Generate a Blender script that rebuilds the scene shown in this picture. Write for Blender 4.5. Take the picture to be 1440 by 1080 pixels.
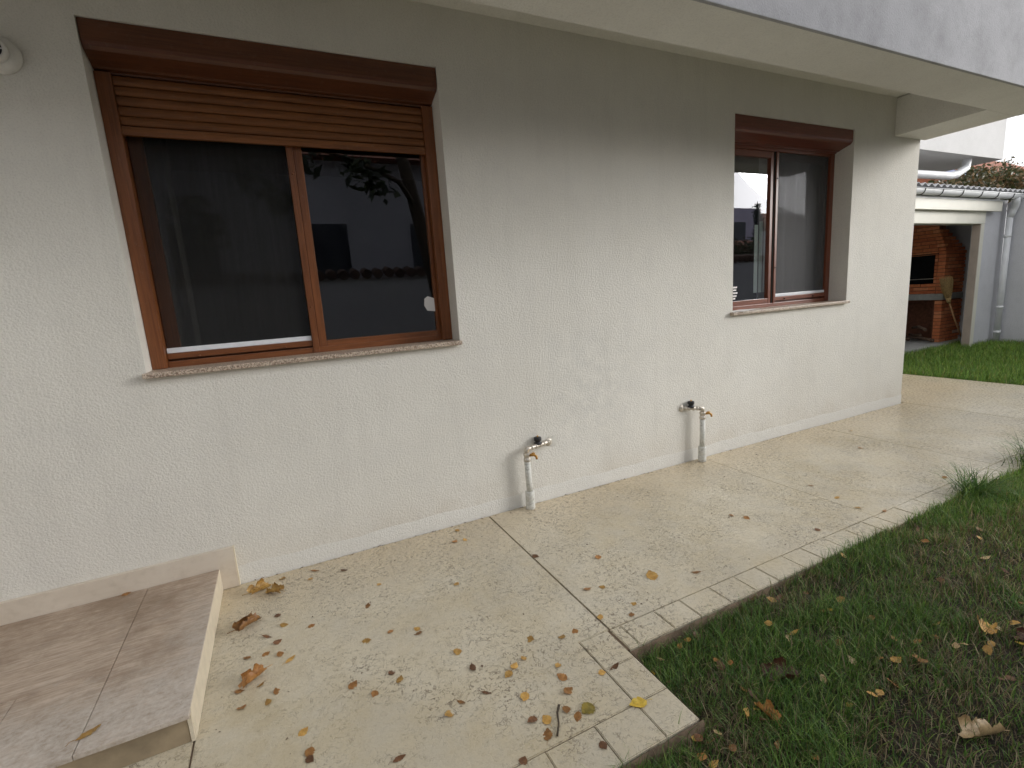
import bpy, bmesh, math, random
import numpy as np
from mathutils import Vector, Matrix, noise as mn
random.seed(7); rng = np.random.default_rng(7)
PI = math.pi
S = bpy.context.scene
COL = S.collection
for o in list(bpy.data.objects): bpy.data.objects.remove(o)

# ------------------------------------------------------------------ camera
yaw, pitch, roll = math.radians(25.33626), math.radians(-10.13293), math.radians(-3.90058)
fw = Vector((math.sin(yaw)*math.cos(pitch), math.cos(yaw)*math.cos(pitch), math.sin(pitch)))
rt = Vector((math.cos(yaw), -math.sin(yaw), 0)); up = rt.cross(fw)
r2 = rt*math.cos(roll)+up*math.sin(roll); u2 = -rt*math.sin(roll)+up*math.cos(roll)
cam_d = bpy.data.cameras.new('camera'); cam = bpy.data.objects.new('camera', cam_d); COL.objects.link(cam)
cam.matrix_world = Matrix(((r2.x, u2.x, -fw.x, 0), (r2.y, u2.y, -fw.y, -2.79125), (r2.z, u2.z, -fw.z, 1.4), (0, 0, 0, 1)))
cam_d.sensor_width = 36; cam_d.lens = 36*683.15/1440; cam_d.clip_start = .02; cam_d.clip_end = 500
S.camera = cam

# ------------------------------------------------------------------ light
SUN_EL, SUN_AZ = math.radians(17), math.radians(119)      # azimuth clockwise from +y
W = bpy.data.worlds.new('World'); S.world = W; W.use_nodes = True
nt = W.node_tree; bg = nt.nodes['Background']
sky = nt.nodes.new('ShaderNodeTexSky'); sky.sky_type = 'NISHITA'; sky.sun_disc = False
sky.sun_elevation = SUN_EL; sky.sun_rotation = SUN_AZ; sky.air_density = 1.0; sky.dust_density = 4.0; sky.ozone_density = 1.0
hs = nt.nodes.new('ShaderNodeHueSaturation'); hs.inputs['Saturation'].default_value = .15
mx = nt.nodes.new('ShaderNodeMix'); mx.data_type = 'RGBA'; mx.inputs[0].default_value = .55
mx.inputs['B'].default_value = (9.0, 9.2, 9.7, 1)           # even cloud cover over the whole sky
nt.links.new(sky.outputs[0], hs.inputs['Color']); nt.links.new(hs.outputs[0], mx.inputs['A']); nt.links.new(mx.outputs['Result'], bg.inputs[0])
bg.inputs[1].default_value = .12
sd = bpy.data.lights.new('sun', 'SUN'); sun = bpy.data.objects.new('sun', sd); COL.objects.link(sun)
sd.energy = 1.5; sd.angle = math.radians(24); sd.color = (1, .975, .94)
sv = Vector((math.sin(SUN_AZ)*math.cos(SUN_EL), math.cos(SUN_AZ)*math.cos(SUN_EL), math.sin(SUN_EL)))
sun.rotation_euler = sv.to_track_quat('Z', 'Y').to_euler(); sun.location = (10, -10, 10)
S.view_settings.view_transform = 'Standard'; S.view_settings.look = 'None'
S.view_settings.gamma = 1; S.view_settings.use_curve_mapping = False
S.view_settings.exposure = 0.62
S.render.engine = 'CYCLES'; S.cycles.max_bounces = 8; S.cycles.transparent_max_bounces = 16
S.render.resolution_x = 1024; S.render.resolution_y = 768

# ------------------------------------------------------------------ materials
class NT:
    def __init__(s, name):
        s.m = bpy.data.materials.new(name); s.m.use_nodes = True; s.t = s.m.node_tree
        s.b = s.t.nodes['Principled BSDF']; s.out = s.t.nodes['Material Output']
        tc = s.t.nodes.new('ShaderNodeTexCoord'); s.obj = tc.outputs['Object']
        g = s.t.nodes.new('ShaderNodeNewGeometry'); s.pos = g.outputs['Position']; s.src = s.pos
    def lk(s, a, b): s.t.links.new(a, b)
    def n(s, ty, **k):
        x = s.t.nodes.new(ty)
        for a, v in k.items(): setattr(x, a, v)
        return x
    def mapping(s, sc, src=None):
        x = s.n('ShaderNodeMapping'); x.inputs['Scale'].default_value = sc; s.lk(src or s.src, x.inputs['Vector']); return x.outputs[0]
    def noise(s, scale, detail=4, rough=.55, vec=None, dist=0):
        x = s.n('ShaderNodeTexNoise'); x.inputs['Scale'].default_value = scale; x.inputs['Detail'].default_value = detail
        x.inputs['Roughness'].default_value = rough; x.inputs['Distortion'].default_value = dist
        s.lk(vec or s.src, x.inputs['Vector']); return x.outputs['Fac']
    def voro(s, scale, feat='F1', vec=None, rnd=1):
        x = s.n('ShaderNodeTexVoronoi', feature=feat); x.inputs['Scale'].default_value = scale; x.inputs['Randomness'].default_value = rnd
        s.lk(vec or s.src, x.inputs['Vector']); return x.outputs['Distance']
    def ramp(s, fac, stops):
        x = s.n('ShaderNodeValToRGB'); e = x.color_ramp.elements
        while len(e) < len(stops): e.new(.5)
        for i, (p, c) in enumerate(stops):
            e[i].position = p; e[i].color = (c, c, c, 1) if not isinstance(c, (tuple, list)) else (*c, 1)
        s.lk(fac, x.inputs[0]); return x.outputs[0]
    def math(s, op, a, b=0, c=None):
        x = s.n('ShaderNodeMath', operation=op)
        for i, v in enumerate((a, b) if c is None else (a, b, c)):
            if hasattr(v, 'node'): s.lk(v, x.inputs[i])
            else: x.inputs[i].default_value = v
        return x.outputs[0]
    def mix(s, fac, a, b, mode='MIX'):
        x = s.n('ShaderNodeMix', data_type='RGBA', blend_type=mode)
        for k, v in ((0, fac), ('A', a), ('B', b)):
            i = x.inputs[k] if k != 0 else x.inputs[0]
            if hasattr(v, 'node'): s.lk(v, i)
            elif k == 0: i.default_value = v
            else: i.default_value = (*v, 1)
        return x.outputs['Result']
    def bump(s, h, strength, dist=.01, prev=None):
        x = s.n('ShaderNodeBump'); x.inputs['Strength'].default_value = strength; x.inputs['Distance'].default_value = dist
        s.lk(h, x.inputs['Height'])
        if prev: s.lk(prev, x.inputs['Normal'])
        return x.outputs[0]
    def done(s, col=None, rough=None, nrm=None, **k):
        if col is not None:
            if hasattr(col, 'node'): s.lk(col, s.b.inputs['Base Color'])
            else: s.b.inputs['Base Color'].default_value = (*col, 1)
        if rough is not None:
            if hasattr(rough, 'node'): s.lk(rough, s.b.inputs['Roughness'])
            else: s.b.inputs['Roughness'].default_value = rough
        if nrm is not None: s.lk(nrm, s.b.inputs['Normal'])
        for a, v in k.items():
            s.b.inputs[a.replace('_', ' ')].default_value = v
        return s.m

def m_stucco(name, c1, c2, grain=85, strength=.55, dirt=.0, dist=.006, g3w=.35):
    t = NT(name)
    big = t.noise(.9, 5, .6); mid = t.noise(7, 4, .6)
    col = t.mix(t.ramp(big, [(.3, 0), (.7, 1)]), c1, c2)
    col = t.mix(t.math('MULTIPLY', t.ramp(mid, [(.4, 0), (.75, 1)]), .16), col, tuple(x*.72 for x in c1))
    g1 = t.noise(grain, 2, .5); g2 = t.voro(grain*.8, 'SMOOTH_F1'); g3 = t.noise(grain*.22, 2, .5)
    h = t.math('ADD', t.math('MULTIPLY', g1, .8), t.math('MULTIPLY', g2, -.7))
    h = t.math('ADD', h, t.math('MULTIPLY', g3, g3w))
    col = t.mix(t.math('MULTIPLY', t.ramp(g1, [(.3, 1), (.5, 0)]), .25), col, tuple(x*.6 for x in c1))
    if dirt:
        d = t.noise(3, 6, .7); col = t.mix(t.math('MULTIPLY', t.ramp(d, [(.45, 0), (.75, 1)]), dirt), col, (.10, .10, .10))
    return t.done(col, .92, t.bump(h, strength, dist))
def m_plain(name, c, rough=.5, var=.15, sc=12, bump=0, **k):
    t = NT(name); f = t.noise(sc, 5, .6)
    col = t.mix(t.ramp(f, [(.3, 0), (.7, 1)]), tuple(x*(1-var) for x in c), tuple(min(1, x*(1+var)) for x in c))
    nr = t.bump(t.noise(sc*6, 3), bump, .004) if bump else None
    return t.done(col, rough, nr, **k)
def m_woodgrain(name, c1, c2, axis, rough=.38):
    t = NT(name); sc = [26, 26, 26]; sc[axis] = 1.6
    v = t.mapping(sc); a = t.noise(1.6, 6, .65, v, .6)
    sc2 = [160, 160, 160]; sc2[axis] = 5
    b = t.noise(1, 3, .6, t.mapping(sc2))
    col = t.mix(t.ramp(a, [(.3, 0), (.7, 1)]), c1, c2)
    col = t.mix(t.math('MULTIPLY', t.ramp(b, [(.35, 1), (.55, 0)]), .45), col, tuple(x*.45 for x in c1))
    d = t.noise(40, 3); col = t.mix(t.math('MULTIPLY', t.ramp(d, [(.6, 0), (.8, 1)]), .12), col, (.35, .3, .25))
    return t.done(col, t.math('ADD', t.math('MULTIPLY', a, .2), rough-.1), t.bump(b, .12, .002))

M = {}
M['wall'] = m_stucco('wall_stucco', (.76, .745, .70), (.82, .81, .77), 130, .35)
def m_housewall():
    t = NT('house_wall_stucco')
    big = t.noise(.9, 5, .6); mid = t.noise(5, 5, .65)
    c1, c2 = (.71, .685, .625), (.78, .76, .705)
    col = t.mix(t.ramp(big, [(.3, 0), (.7, 1)]), c1, c2)
    col = t.mix(t.math('MULTIPLY', t.ramp(mid, [(.45, 0), (.75, 1)]), .22), col, (.58, .57, .55))
    sx = t.n('ShaderNodeSeparateXYZ'); t.lk(t.pos, sx.inputs[0])
    dr = t.noise(1, 5, .7, t.mapping((9, 9, .9)))
    col = t.mix(t.math('MULTIPLY', t.ramp(dr, [(.5, 0), (.75, 1)]), .16), col, (.50, .475, .43))     # faint rain streaks
    # splash dirt above the paving, grey scuffs between the two taps
    low = t.math('MULTIPLY', t.ramp(sx.outputs[2], [(.0, 1), (.3, 0)]), t.ramp(t.noise(4, 5, .7), [(.4, 0), (.7, 1)]))
    col = t.mix(t.math('MULTIPLY', low, .5), col, (.50, .43, .33))
    m_ = t.n('ShaderNodeMapping'); m_.inputs['Location'].default_value = (-1.95, 0, -.68); t.lk(t.pos, m_.inputs[0])
    ln = t.n('ShaderNodeVectorMath', operation='LENGTH'); t.lk(m_.outputs[0], ln.inputs[0])
    sm = t.math('MULTIPLY', t.ramp(ln.outputs['Value'], [(.1, 1), (.6, 0)]), t.ramp(t.noise(9, 6, .75), [(.42, 0), (.62, 1)]))
    col = t.mix(t.math('MULTIPLY', sm, .28), col, (.42, .42, .41))
    g1 = t.noise(150, 3, .6); g2 = t.voro(105, 'SMOOTH_F1'); g3 = t.noise(26, 2, .5)
    h = t.math('ADD', t.math('MULTIPLY', g1, .8), t.math('MULTIPLY', g2, -.7)); h = t.math('ADD', h, t.math('MULTIPLY', g3, t.math('MULTIPLY', t.noise(3, 3), .5)))
    col = t.mix(t.math('MULTIPLY', t.ramp(g1, [(.32, 1), (.5, 0)]), .22), col, (.38, .365, .33))
    return t.done(col, .93, t.bump(h, .5, .0055))
M['hwall'] = m_housewall()
M['wall_smooth'] = m_stucco('wall_smooth', (.60, .585, .53), (.68, .665, .61), 120, .25, 0, .003)
M['fascia'] = m_stucco('fascia_stucco', (.38, .38, .40), (.47, .47, .49), 150, .3, .35, .004, .0)
M['plinth'] = m_stucco('plinth_render', (.72, .705, .66), (.78, .77, .73), 140, .45, 0, .005)
M['white'] = m_plain('white_paint', (.74, .75, .76), .45, .06, 6)
M['cream'] = m_plain('cream_paint', (.72, .70, .60), .5, .06, 3)
M['frame_h'] = m_woodgrain('frame_laminate_h', (.155, .049, .015), (.26, .092, .030), 0)
M['frame_v'] = m_woodgrain('frame_laminate_v', (.155, .049, .015), (.26, .092, .030), 2)
M['slat'] = m_woodgrain('slat_laminate', (.17, .060, .018), (.28, .105, .030), 0, .45)
M['box'] = m_woodgrain('shutter_box_laminate', (.095, .030, .013), (.15, .052, .021), 0, .36)
M['frame2_h'] = m_woodgrain('frame2_laminate_h', (.16, .042, .02), (.24, .07, .03), 0, .34)
M['frame2_v'] = m_woodgrain('frame2_laminate_v', (.15, .04, .02), (.23, .066, .03), 2, .34)
M['box2'] = m_woodgrain('shutter_box2_laminate', (.13, .032, .018), (.19, .05, .027), 0, .34)
M['track'] = m_plain('white_track', (.78, .80, .84), .35, .05, 20)
M['black'] = m_plain('black_plastic', (.015, .015, .017), .4, .2, 40)
M['wall_white'] = m_stucco('neighbour_render', (.60, .595, .58), (.66, .655, .64), 60, .3)
M['dark'] = m_plain('dark_gap', (.02, .018, .015), .9, .3, 20)
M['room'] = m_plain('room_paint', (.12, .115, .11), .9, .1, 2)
M['curtain'] = m_plain('curtain_cloth', (.40, .39, .41), .9, .08, 5)
M['curtain_d'] = m_plain('dark_curtain_cloth', (.22, .19, .15), .9, .08, 5)
M['blind'] = m_plain('pale_blind', (.78, .86, .80), .7, .05, 5)
M['paper'] = m_plain('paper', (.80, .78, .76), .8, .03, 9)
M['brass'] = m_plain('brass', (.55, .30, .08), .35, .3, 60, 0, Metallic=.9)
M['steel'] = m_plain('nickel_fitting', (.62, .57, .50), .38, .35, 70, .2, Metallic=.75)
def m_pipe():
    t = NT('lagged_pipe_white'); n = t.noise(60, 5, .7); s_ = t.noise(1, 4, .7, t.mapping((40, 40, 160)))
    col = t.mix(t.ramp(n, [(.3, 0), (.6, 1)]), (.55, .55, .50), (.72, .72, .68))
    col = t.mix(t.ramp(s_, [(.56, 0), (.68, .8)]), col, (.12, .10, .08))
    return t.done(col, .5, t.bump(n, .3, .003))
M['pipe'] = m_pipe()
def m_granite():
    t = NT('granite_sill'); v = t.voro(120); n = t.noise(110, 3, .7)
    col = t.mix(t.ramp(n, [(.38, 0), (.58, 1)]), (.20, .13, .09), (.62, .52, .42))
    col = t.mix(t.ramp(v, [(.12, 1), (.3, 0)]), col, (.05, .04, .035))
    return t.done(col, .45, t.bump(n, .25, .002))
M['granite'] = m_granite()
def m_marble():
    t = NT('pale_stone_skirting'); n = t.noise(2.4, 6, .65, t.mapping((1, 1, 3)), .5); f = t.noise(30, 4)
    col = t.mix(t.ramp(n, [(.3, 0), (.7, 1)]), (.58, .50, .41), (.68, .61, .52))
    col = t.mix(t.math('MULTIPLY', t.ramp(f, [(.5, 0), (.8, 1)]), .25), col, (.36, .29, .22))
    return t.done(col, .42, t.bump(f, .05, .002))
M['marble'] = m_marble()
M['edge'] = m_plain('cream_tile_edge', (.70, .62, .48), .55, .08, 25, .1)
def m_steptile():
    t = NT('wood_look_step_tile'); r = t.n('ShaderNodeObjectInfo')
    g = t.noise(1.5, 6, .7, t.mapping((3, 22, 10)), .8); g2 = t.noise(1, 4, .65, t.mapping((14, 110, 40)))
    blot = t.noise(3.1, 7, .75); blot2 = t.noise(14, 5, .75)
    col = t.mix(t.ramp(g, [(.3, 0), (.7, 1)]), (.38, .285, .21), (.58, .475, .385))
    col = t.mix(t.math('MULTIPLY', t.ramp(g2, [(.38, 1), (.55, 0)]), .5), col, (.24, .17, .12))
    col = t.mix(t.math('MULTIPLY', t.ramp(blot, [(.41, 0), (.60, 1)]), .65), col, (.20, .135, .085))
    col = t.mix(t.math('MULTIPLY', t.ramp(blot2, [(.5, 0), (.72, 1)]), .35), col, (.42, .37, .32))
    sx = t.n('ShaderNodeSeparateXYZ'); t.lk(t.pos, sx.inputs[0])
    wy = t.ramp(t.math('ADD', t.math('MULTIPLY', sx.outputs[1], -1), t.math('MULTIPLY', blot2, .25)), [(.78, 0), (1.15, 1)])
    wx_ = t.ramp(t.math('ADD', t.math('ADD', sx.outputs[0], 1), t.math('MULTIPLY', blot2, .2)), [(.50, 0), (.70, 1)])
    wear = t.math('MULTIPLY', t.math('MAXIMUM', wy, t.math('MULTIPLY', wx_, t.ramp(t.math('MULTIPLY', sx.outputs[1], -1), [(.15, 0), (.5, 1)]))), t.ramp(t.noise(55, 4, .7), [(.3, .25), (.7, 1)]))
    col = t.mix(t.math('MULTIPLY', wear, .75), col, (.62, .58, .53))     # chalky worn strip along the outer edges
    sp = t.ramp(t.voro(130), [(.08, 1), (.16, 0)])
    col = t.mix(t.math('MULTIPLY', sp, t.ramp(t.noise(6), [(.5, 0), (.65, .8)])), col, (.08, .05, .035))
    return t.done(col, t.ramp(blot2, [(.3, .34), (.7, .6)]), t.bump(g2, .25, .003))
M['steptile'] = m_steptile()
M['riser'] = m_plain('step_riser_stone', (.33, .26, .17), .6, .3, 7, .15)
def m_pave(name, seam=False):
    t = NT(name)
    big = t.noise(1.1, 6, .62); mid = t.noise(6, 6, .68); fine = t.noise(45, 5, .7)
    col = t.mix(t.ramp(big, [(.32, 0), (.68, 1)]), (.50, .425, .285), (.64, .58, .455))
    col = t.mix(t.math('MULTIPLY', t.ramp(mid, [(.42, 0), (.7, 1)]), .45), col, (.70, .66, .56))
    col = t.mix(t.math('MULTIPLY', t.ramp(fine, [(.52, 0), (.72, 1)]), .3), col, (.42, .36, .26))
    sx = t.n('ShaderNodeSeparateXYZ'); t.lk(t.pos, sx.inputs[0])
    wallside = t.math('MULTIPLY', t.ramp(t.math('MULTIPLY', sx.outputs[1], -1), [(.0, 1), (.55, 0)]), t.ramp(mid, [(.25, .45), (.75, 1)]))
    col = t.mix(t.math('MULTIPLY', wallside, .55), col, (.62, .47, .28))     # ochre run-off stain along the wall
    gw = t.ramp(t.noise(1.5, 7, .75), [(.46, 0), (.66, 1)])
    col = t.mix(t.math('MULTIPLY', gw, .38), col, (.36, .325, .26))     # grey-brown weathering
    # stamped relief: short curved chips, crowded in patches
    wv = t.n('ShaderNodeVectorMath', operation='ADD')
    nz = t.n('ShaderNodeTexNoise'); nz.inputs['Scale'].default_value = 14; nz.inputs['Detail'].default_value = 3; t.lk(t.pos, nz.inputs['Vector'])
    sc = t.n('ShaderNodeVectorMath', operation='SCALE'); t.lk(nz.outputs['Color'], sc.inputs[0]); sc.inputs['Scale'].default_value = .07
    t.lk(t.pos, wv.inputs[0]); t.lk(sc.outputs[0], wv.inputs[1]); wp = wv.outputs[0]
    l1 = t.voro(58, 'DISTANCE_TO_EDGE', wp); line = t.ramp(l1, [(.02, 1), (.085, 0)])
    brk = t.ramp(t.noise(44, 4, .65), [(.49, 0), (.56, 1)])
    chips = t.math('MULTIPLY', line, brk)
    l2 = t.voro(26, 'DISTANCE_TO_EDGE', wp); line2 = t.math('MULTIPLY', t.ramp(l2, [(.008, 1), (.04, 0)]), t.ramp(t.noise(22, 3), [(.52, 0), (.60, 1)]))
    pits = t.ramp(t.noise(70, 3, .6, wp), [(.60, 0), (.66, 1)])
    dens = t.ramp(t.noise(2.0, 6, .74), [(.43, .10), (.60, 1)])
    a = t.math('MAXIMUM', t.math('MAXIMUM', chips, line2), t.math('MULTIPLY', pits, .9))
    a = t.math('MULTIPLY', a, dens)
    col = t.mix(t.math('MULTIPLY', a, .85), col, (.15, .115, .08))
    h = t.math('ADD', t.math('MULTIPLY', a, -1), t.math('MULTIPLY', t.noise(30, 5, .6), .5))
    h = t.math('ADD', h, t.math('MULTIPLY', t.noise(9, 3, .6), .8))
    rough = t.math('ADD', t.math('MULTIPLY', fine, .30), .13)
    return t.done(col, rough, t.bump(h, .4, .006))
M['pave'] = m_pave('stamped_concrete')
M['bed'] = m_plain('paving_bed_earthy', (.17, .12, .08), .9, .4, 18, .5)
def m_soil():
    t = NT('garden_soil'); a = t.noise(9, 6, .7); b = t.noise(90, 4, .7)
    col = t.mix(t.ramp(a, [(.35, 0), (.65, 1)]), (.014, .011, .007), (.040, .030, .018))
    col = t.mix(t.math('MULTIPLY', t.ramp(b, [(.55, 0), (.7, 1)]), .5), col, (.13, .10, .07))
    return t.done(col, .95, t.bump(b, .8, .01))
M['soil'] = m_soil()
def m_vcol(name, rough=.55, trans=.25):
    t = NT(name); a = t.n('ShaderNodeVertexColor'); a.layer_name = 'col'
    t.lk(a.outputs[0], t.b.inputs['Base Color']); t.b.inputs['Roughness'].default_value = rough
    if trans:
        tr = t.n('ShaderNodeBsdfTranslucent'); t.lk(a.outputs[0], tr.inputs[0])
        ms = t.n('ShaderNodeMixShader'); ms.inputs[0].default_value = trans
        t.lk(t.b.outputs[0], ms.inputs[1]); t.lk(tr.outputs[0], ms.inputs[2]); t.lk(ms.outputs[0], t.out.inputs[0])
    return t.m
M['grass'] = m_vcol('grass_blades'); M['foliage'] = m_vcol('foliage_leaves', .5, .2)
def m_leaf(name, c1, c2):
    t = NT(name); oi = t.n('ShaderNodeObjectInfo')
    a = t.noise(35, 4, .65, t.obj); b = t.noise(160, 3, .6, t.obj)
    col = t.mix(t.ramp(a, [(.35, 0), (.65, 1)]), c1, c2)
    col = t.mix(t.math('MULTIPLY', t.ramp(b, [(.5, 0), (.7, 1)]), .5), col, tuple(x*.35 for x in c1))
    hv = t.n('ShaderNodeHueSaturation'); t.lk(col, hv.inputs['Color'])
    t.lk(t.math('ADD', t.math('MULTIPLY', oi.outputs['Random'], .6), .7), hv.inputs['Value'])
    return t.done(hv.outputs[0], .5, t.bump(b, .3, .001))
M['l_brown'] = m_leaf('leaf_dark_brown', (.11, .050, .022), (.19, .085, .035))
M['l_rust'] = m_leaf('leaf_rust', (.27, .115, .03), (.40, .20, .06))
M['l_ochre'] = m_leaf('leaf_ochre', (.42, .22, .05), (.58, .36, .10))
M['l_yellow'] = m_leaf('leaf_yellow', (.62, .40, .04), (.72, .52, .08))
M['l_green'] = m_leaf('leaf_olive', (.12, .10, .02), (.30, .22, .04))
M['l_red'] = m_leaf('leaf_maroon', (.045, .015, .010), (.08, .026, .016))
M['l_tan'] = m_leaf('leaf_tan', (.40, .27, .13), (.58, .42, .22))
def m_glass(name, ior, tint):
    t = NT(name); fr = t.n('ShaderNodeFresnel'); fr.inputs['IOR'].default_value = ior
    g = t.n('ShaderNodeBsdfGlossy'); g.inputs['Roughness'].default_value = 0; g.inputs['Color'].default_value = (.92, .94, 1, 1)
    tr = t.n('ShaderNodeBsdfTransparent'); tr.inputs['Color'].default_value = (*tint, 1)
    gm = t.n('ShaderNodeNewGeometry'); ff = t.math('MULTIPLY', fr.outputs[0], t.math('SUBTRACT', 1, gm.outputs['Backfacing']))
    ms = t.n('ShaderNodeMixShader'); t.lk(ff, ms.inputs[0]); t.lk(tr.outputs[0], ms.inputs[1]); t.lk(g.outputs[0], ms.inputs[2])
    # very slight waviness of a real sealed unit
    if ior < 2.1: t.lk(t.bump(t.noise(1.1, 1, .4), .015, .01), g.inputs['Normal'])
    t.lk(ms.outputs[0], t.out.inputs[0]); return t.m
M['glass'] = m_glass('window_glass', 1.95, (.8, .83, .85))
M['glass2'] = m_glass('window_glass_bright', 2.25, (.94, .96, .97))
def m_screen(nm='fly_screen_mesh', base=.24, alb=(.022, .022, .021)):
    t = NT(nm); tr = t.n('ShaderNodeBsdfTransparent')
    w = t.noise(1, 2, .5, t.mapping((60, 60, 1)))
    t.b.inputs['Base Color'].default_value = (*alb, 1); t.b.inputs['Roughness'].default_value = .8
    ms = t.n('ShaderNodeMixShader'); t.lk(t.math('ADD', t.math('MULTIPLY', w, .14), base), ms.inputs[0])
    t.lk(tr.outputs[0], ms.inputs[1]); t.lk(t.b.outputs[0], ms.inputs[2]); t.lk(ms.outputs[0], t.out.inputs[0]); return t.m
M['screen'] = m_screen(); M['screen2'] = m_screen('fly_screen_mesh_grey', .52, (.10, .10, .105))
for i, c in enumerate([(.60, .19, .075), (.52, .15, .06), (.66, .25, .11), (.68, .46, .35)]):
    M['brick%d' % i] = m_plain('brick_%d' % i, c, .9, .2, 15, .4)
M['mortar'] = m_plain('mortar_brick', (.20, .085, .05), .95, .3, 20, .3)
M['concrete'] = m_plain('concrete_slab', (.36, .36, .34), .9, .2, 9, .3)
M['char'] = m_plain('soot', (.012, .012, .015), .95, .3, 10)
M['grey_wall'] = m_stucco('grey_rendered_wall', (.60, .60, .62), (.68, .68, .71), 70, .3, .05)
M['grey_wall2'] = m_stucco('grey_boundary_render', (.48, .48, .51), (.55, .55, .58), 70, .3, .05)
M['eternit'] = m_plain('corrugated_roof_sheet', (.42, .42, .43), .85, .25, 8, .2)
M['bark'] = m_plain('bark', (.06, .045, .03), .95, .4, 14, .8)
M['straw'] = m_plain('straw_bristles', (.50, .34, .15), .85, .3, 40)
M['stick'] = m_plain('stick_wood', (.45, .25, .12), .7, .2, 20)
M['firewood'] = m_plain('firewood', (.12, .075, .05), .9, .5, 20, .5)
M['tile_red'] = m_plain('red_roof_tile', (.28, .095, .05), .85, .3, 6, .3)
M['pane_soft'] = m_plain('grey_far_pane', (.10, .11, .13), .3, .2, 2)
M['tile_dark'] = m_plain('old_dark_tile', (.10, .06, .045), .9, .4, 6, .3)
M['tile_blue'] = m_plain('slate_blue_sheet', (.14, .17, .30), .6, .2, 2)
M['lilac'] = m_stucco('lilac_render', (.52, .48, .60), (.60, .56, .68), 30, .2)
M['beige'] = m_stucco('beige_render', (.50, .44, .33), (.56, .50, .38), 30, .2)
M['opp'] = m_stucco('opposite_house_render', (.36, .36, .40), (.44, .44, .48), 40, .2)
M['pane_far'] = m_plain('far_window_pane', (.03, .035, .045), .08, .1, 2)

# ------------------------------------------------------------------ helpers
def meshobj(name, bm, mat, parent=None, smooth=False):
    me = bpy.data.meshes.new(name); bm.to_mesh(me); bm.free()
    if mat is not None: me.materials.append(mat)
    if smooth:
        for p in me.polygons: p.use_smooth = True
    o = bpy.data.objects.new(name, me); COL.objects.link(o)
    if parent: o.parent = parent
    return o
def tag(o, label=None, cat=None, group=None, kind=None):
    if label: o['label'] = label
    if cat: o['category'] = cat
    if group: o['group'] = group
    if kind: o['kind'] = kind
    return o
def thing(name, label, cat, loc=(0, 0, 0), group=None):
    o = bpy.data.objects.new(name, None); COL.objects.link(o); o.location = loc; o.empty_display_size = .1
    tag(o, label, cat, group); return o
def keep(o, parent):                      # parent, keeping world coordinates of a mesh written in world space
    o.parent = parent; o.matrix_parent_inverse = Matrix.Translation(-Vector(parent.location)); return o
def bx(bm, x0, x1, y0, y1, z0, z1, bev=0):
    vs = [bm.verts.new((x, y, z)) for x in (x0, x1) for y in (y0, y1) for z in (z0, z1)]
    fs = [(0, 1, 3, 2), (4, 6, 7, 5), (0, 4, 5, 1), (2, 3, 7, 6), (0, 2, 6, 4), (1, 5, 7, 3)]
    F = [bm.faces.new([vs[i] for i in f]) for f in fs]
    if bev:
        es = list({e for f in F for e in f.edges})
        bmesh.ops.bevel(bm, geom=es, offset=bev, segments=2, affect='EDGES', profile=.6)
    return bm
def box(name, dims, mat, parent=None, bev=0, root=None):
    bm = bmesh.new(); bx(bm, *dims, bev=bev); o = meshobj(name, bm, mat)
    if parent: keep(o, parent) if parent.type == 'EMPTY' else setattr(o, 'parent', parent)
    return o
def prism(pts, a0, a1, axis):             # polygon of 2D pts extruded along axis
    bm = bmesh.new()
    def P(p, a):
        return {0: (a, p[0], p[1]), 1: (p[0], a, p[1]), 2: (p[0], p[1], a)}[axis]
    A = [bm.verts.new(P(p, a0)) for p in pts]; B = [bm.verts.new(P(p, a1)) for p in pts]; n = len(pts)
    bm.faces.new(A); bm.faces.new(B[::-1])
    for i in range(n): bm.faces.new([A[i], B[i], B[(i+1) % n], A[(i+1) % n]])
    bmesh.ops.recalc_face_normals(bm, faces=bm.faces[:]); return bm
def tube(bm, pts, rad, n=12, caps=True):
    pts = [Vector(p) for p in pts]; rad = rad if isinstance(rad, (list, tuple)) else [rad]*len(pts)
    rings = []; prev = None
    for i, p in enumerate(pts):
        d = (pts[min(i+1, len(pts)-1)]-pts[max(i-1, 0)]).normalized()
        a = d.orthogonal() if prev is None else (prev - d*prev.dot(d))
        a.normalize(); prev = a; b = d.cross(a)
        rings.append([bm.verts.new(p+(a*math.cos(2*PI*k/n)+b*math.sin(2*PI*k/n))*rad[i]) for k in range(n)])
    for r, s in zip(rings, rings[1:]):
        for k in range(n):
            f = bm.faces.new([r[k], r[(k+1) % n], s[(k+1) % n], s[k]]); f.smooth = True
    if caps: bm.faces.new(rings[0][::-1]); bm.faces.new(rings[-1])
    return bm
def tubeobj(name, pts, rad, mat, parent=None, n=12):
    bm = bmesh.new(); tube(bm, pts, rad, n); bmesh.ops.recalc_face_normals(bm, faces=bm.faces[:])
    o = meshobj(name, bm, mat)
    if parent: keep(o, parent) if parent.type == 'EMPTY' else setattr(o, 'parent', parent)
    return o
def lathe(bm, prof, n=28, origin=(0, 0, 0), axis='Z'):
    rings = []
    for r, h in prof:
        ring = []
        for k in range(n):
            a = 2*PI*k/n; c, s = r*math.cos(a), r*math.sin(a)
            v = (c, s, h) if axis == 'Z' else (c, h, s)
            ring.append(bm.verts.new((v[0]+origin[0], v[1]+origin[1], v[2]+origin[2])))
        rings.append(ring)
    for r, s in zip(rings, rings[1:]):
        for k in range(n):
            f = bm.faces.new([r[k], r[(k+1) % n], s[(k+1) % n], s[k]]); f.smooth = True
    bm.faces.new(rings[0]); bm.faces.new(rings[-1][::-1]); bmesh.ops.recalc_face_normals(bm, faces=bm.faces[:]); return bm
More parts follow.
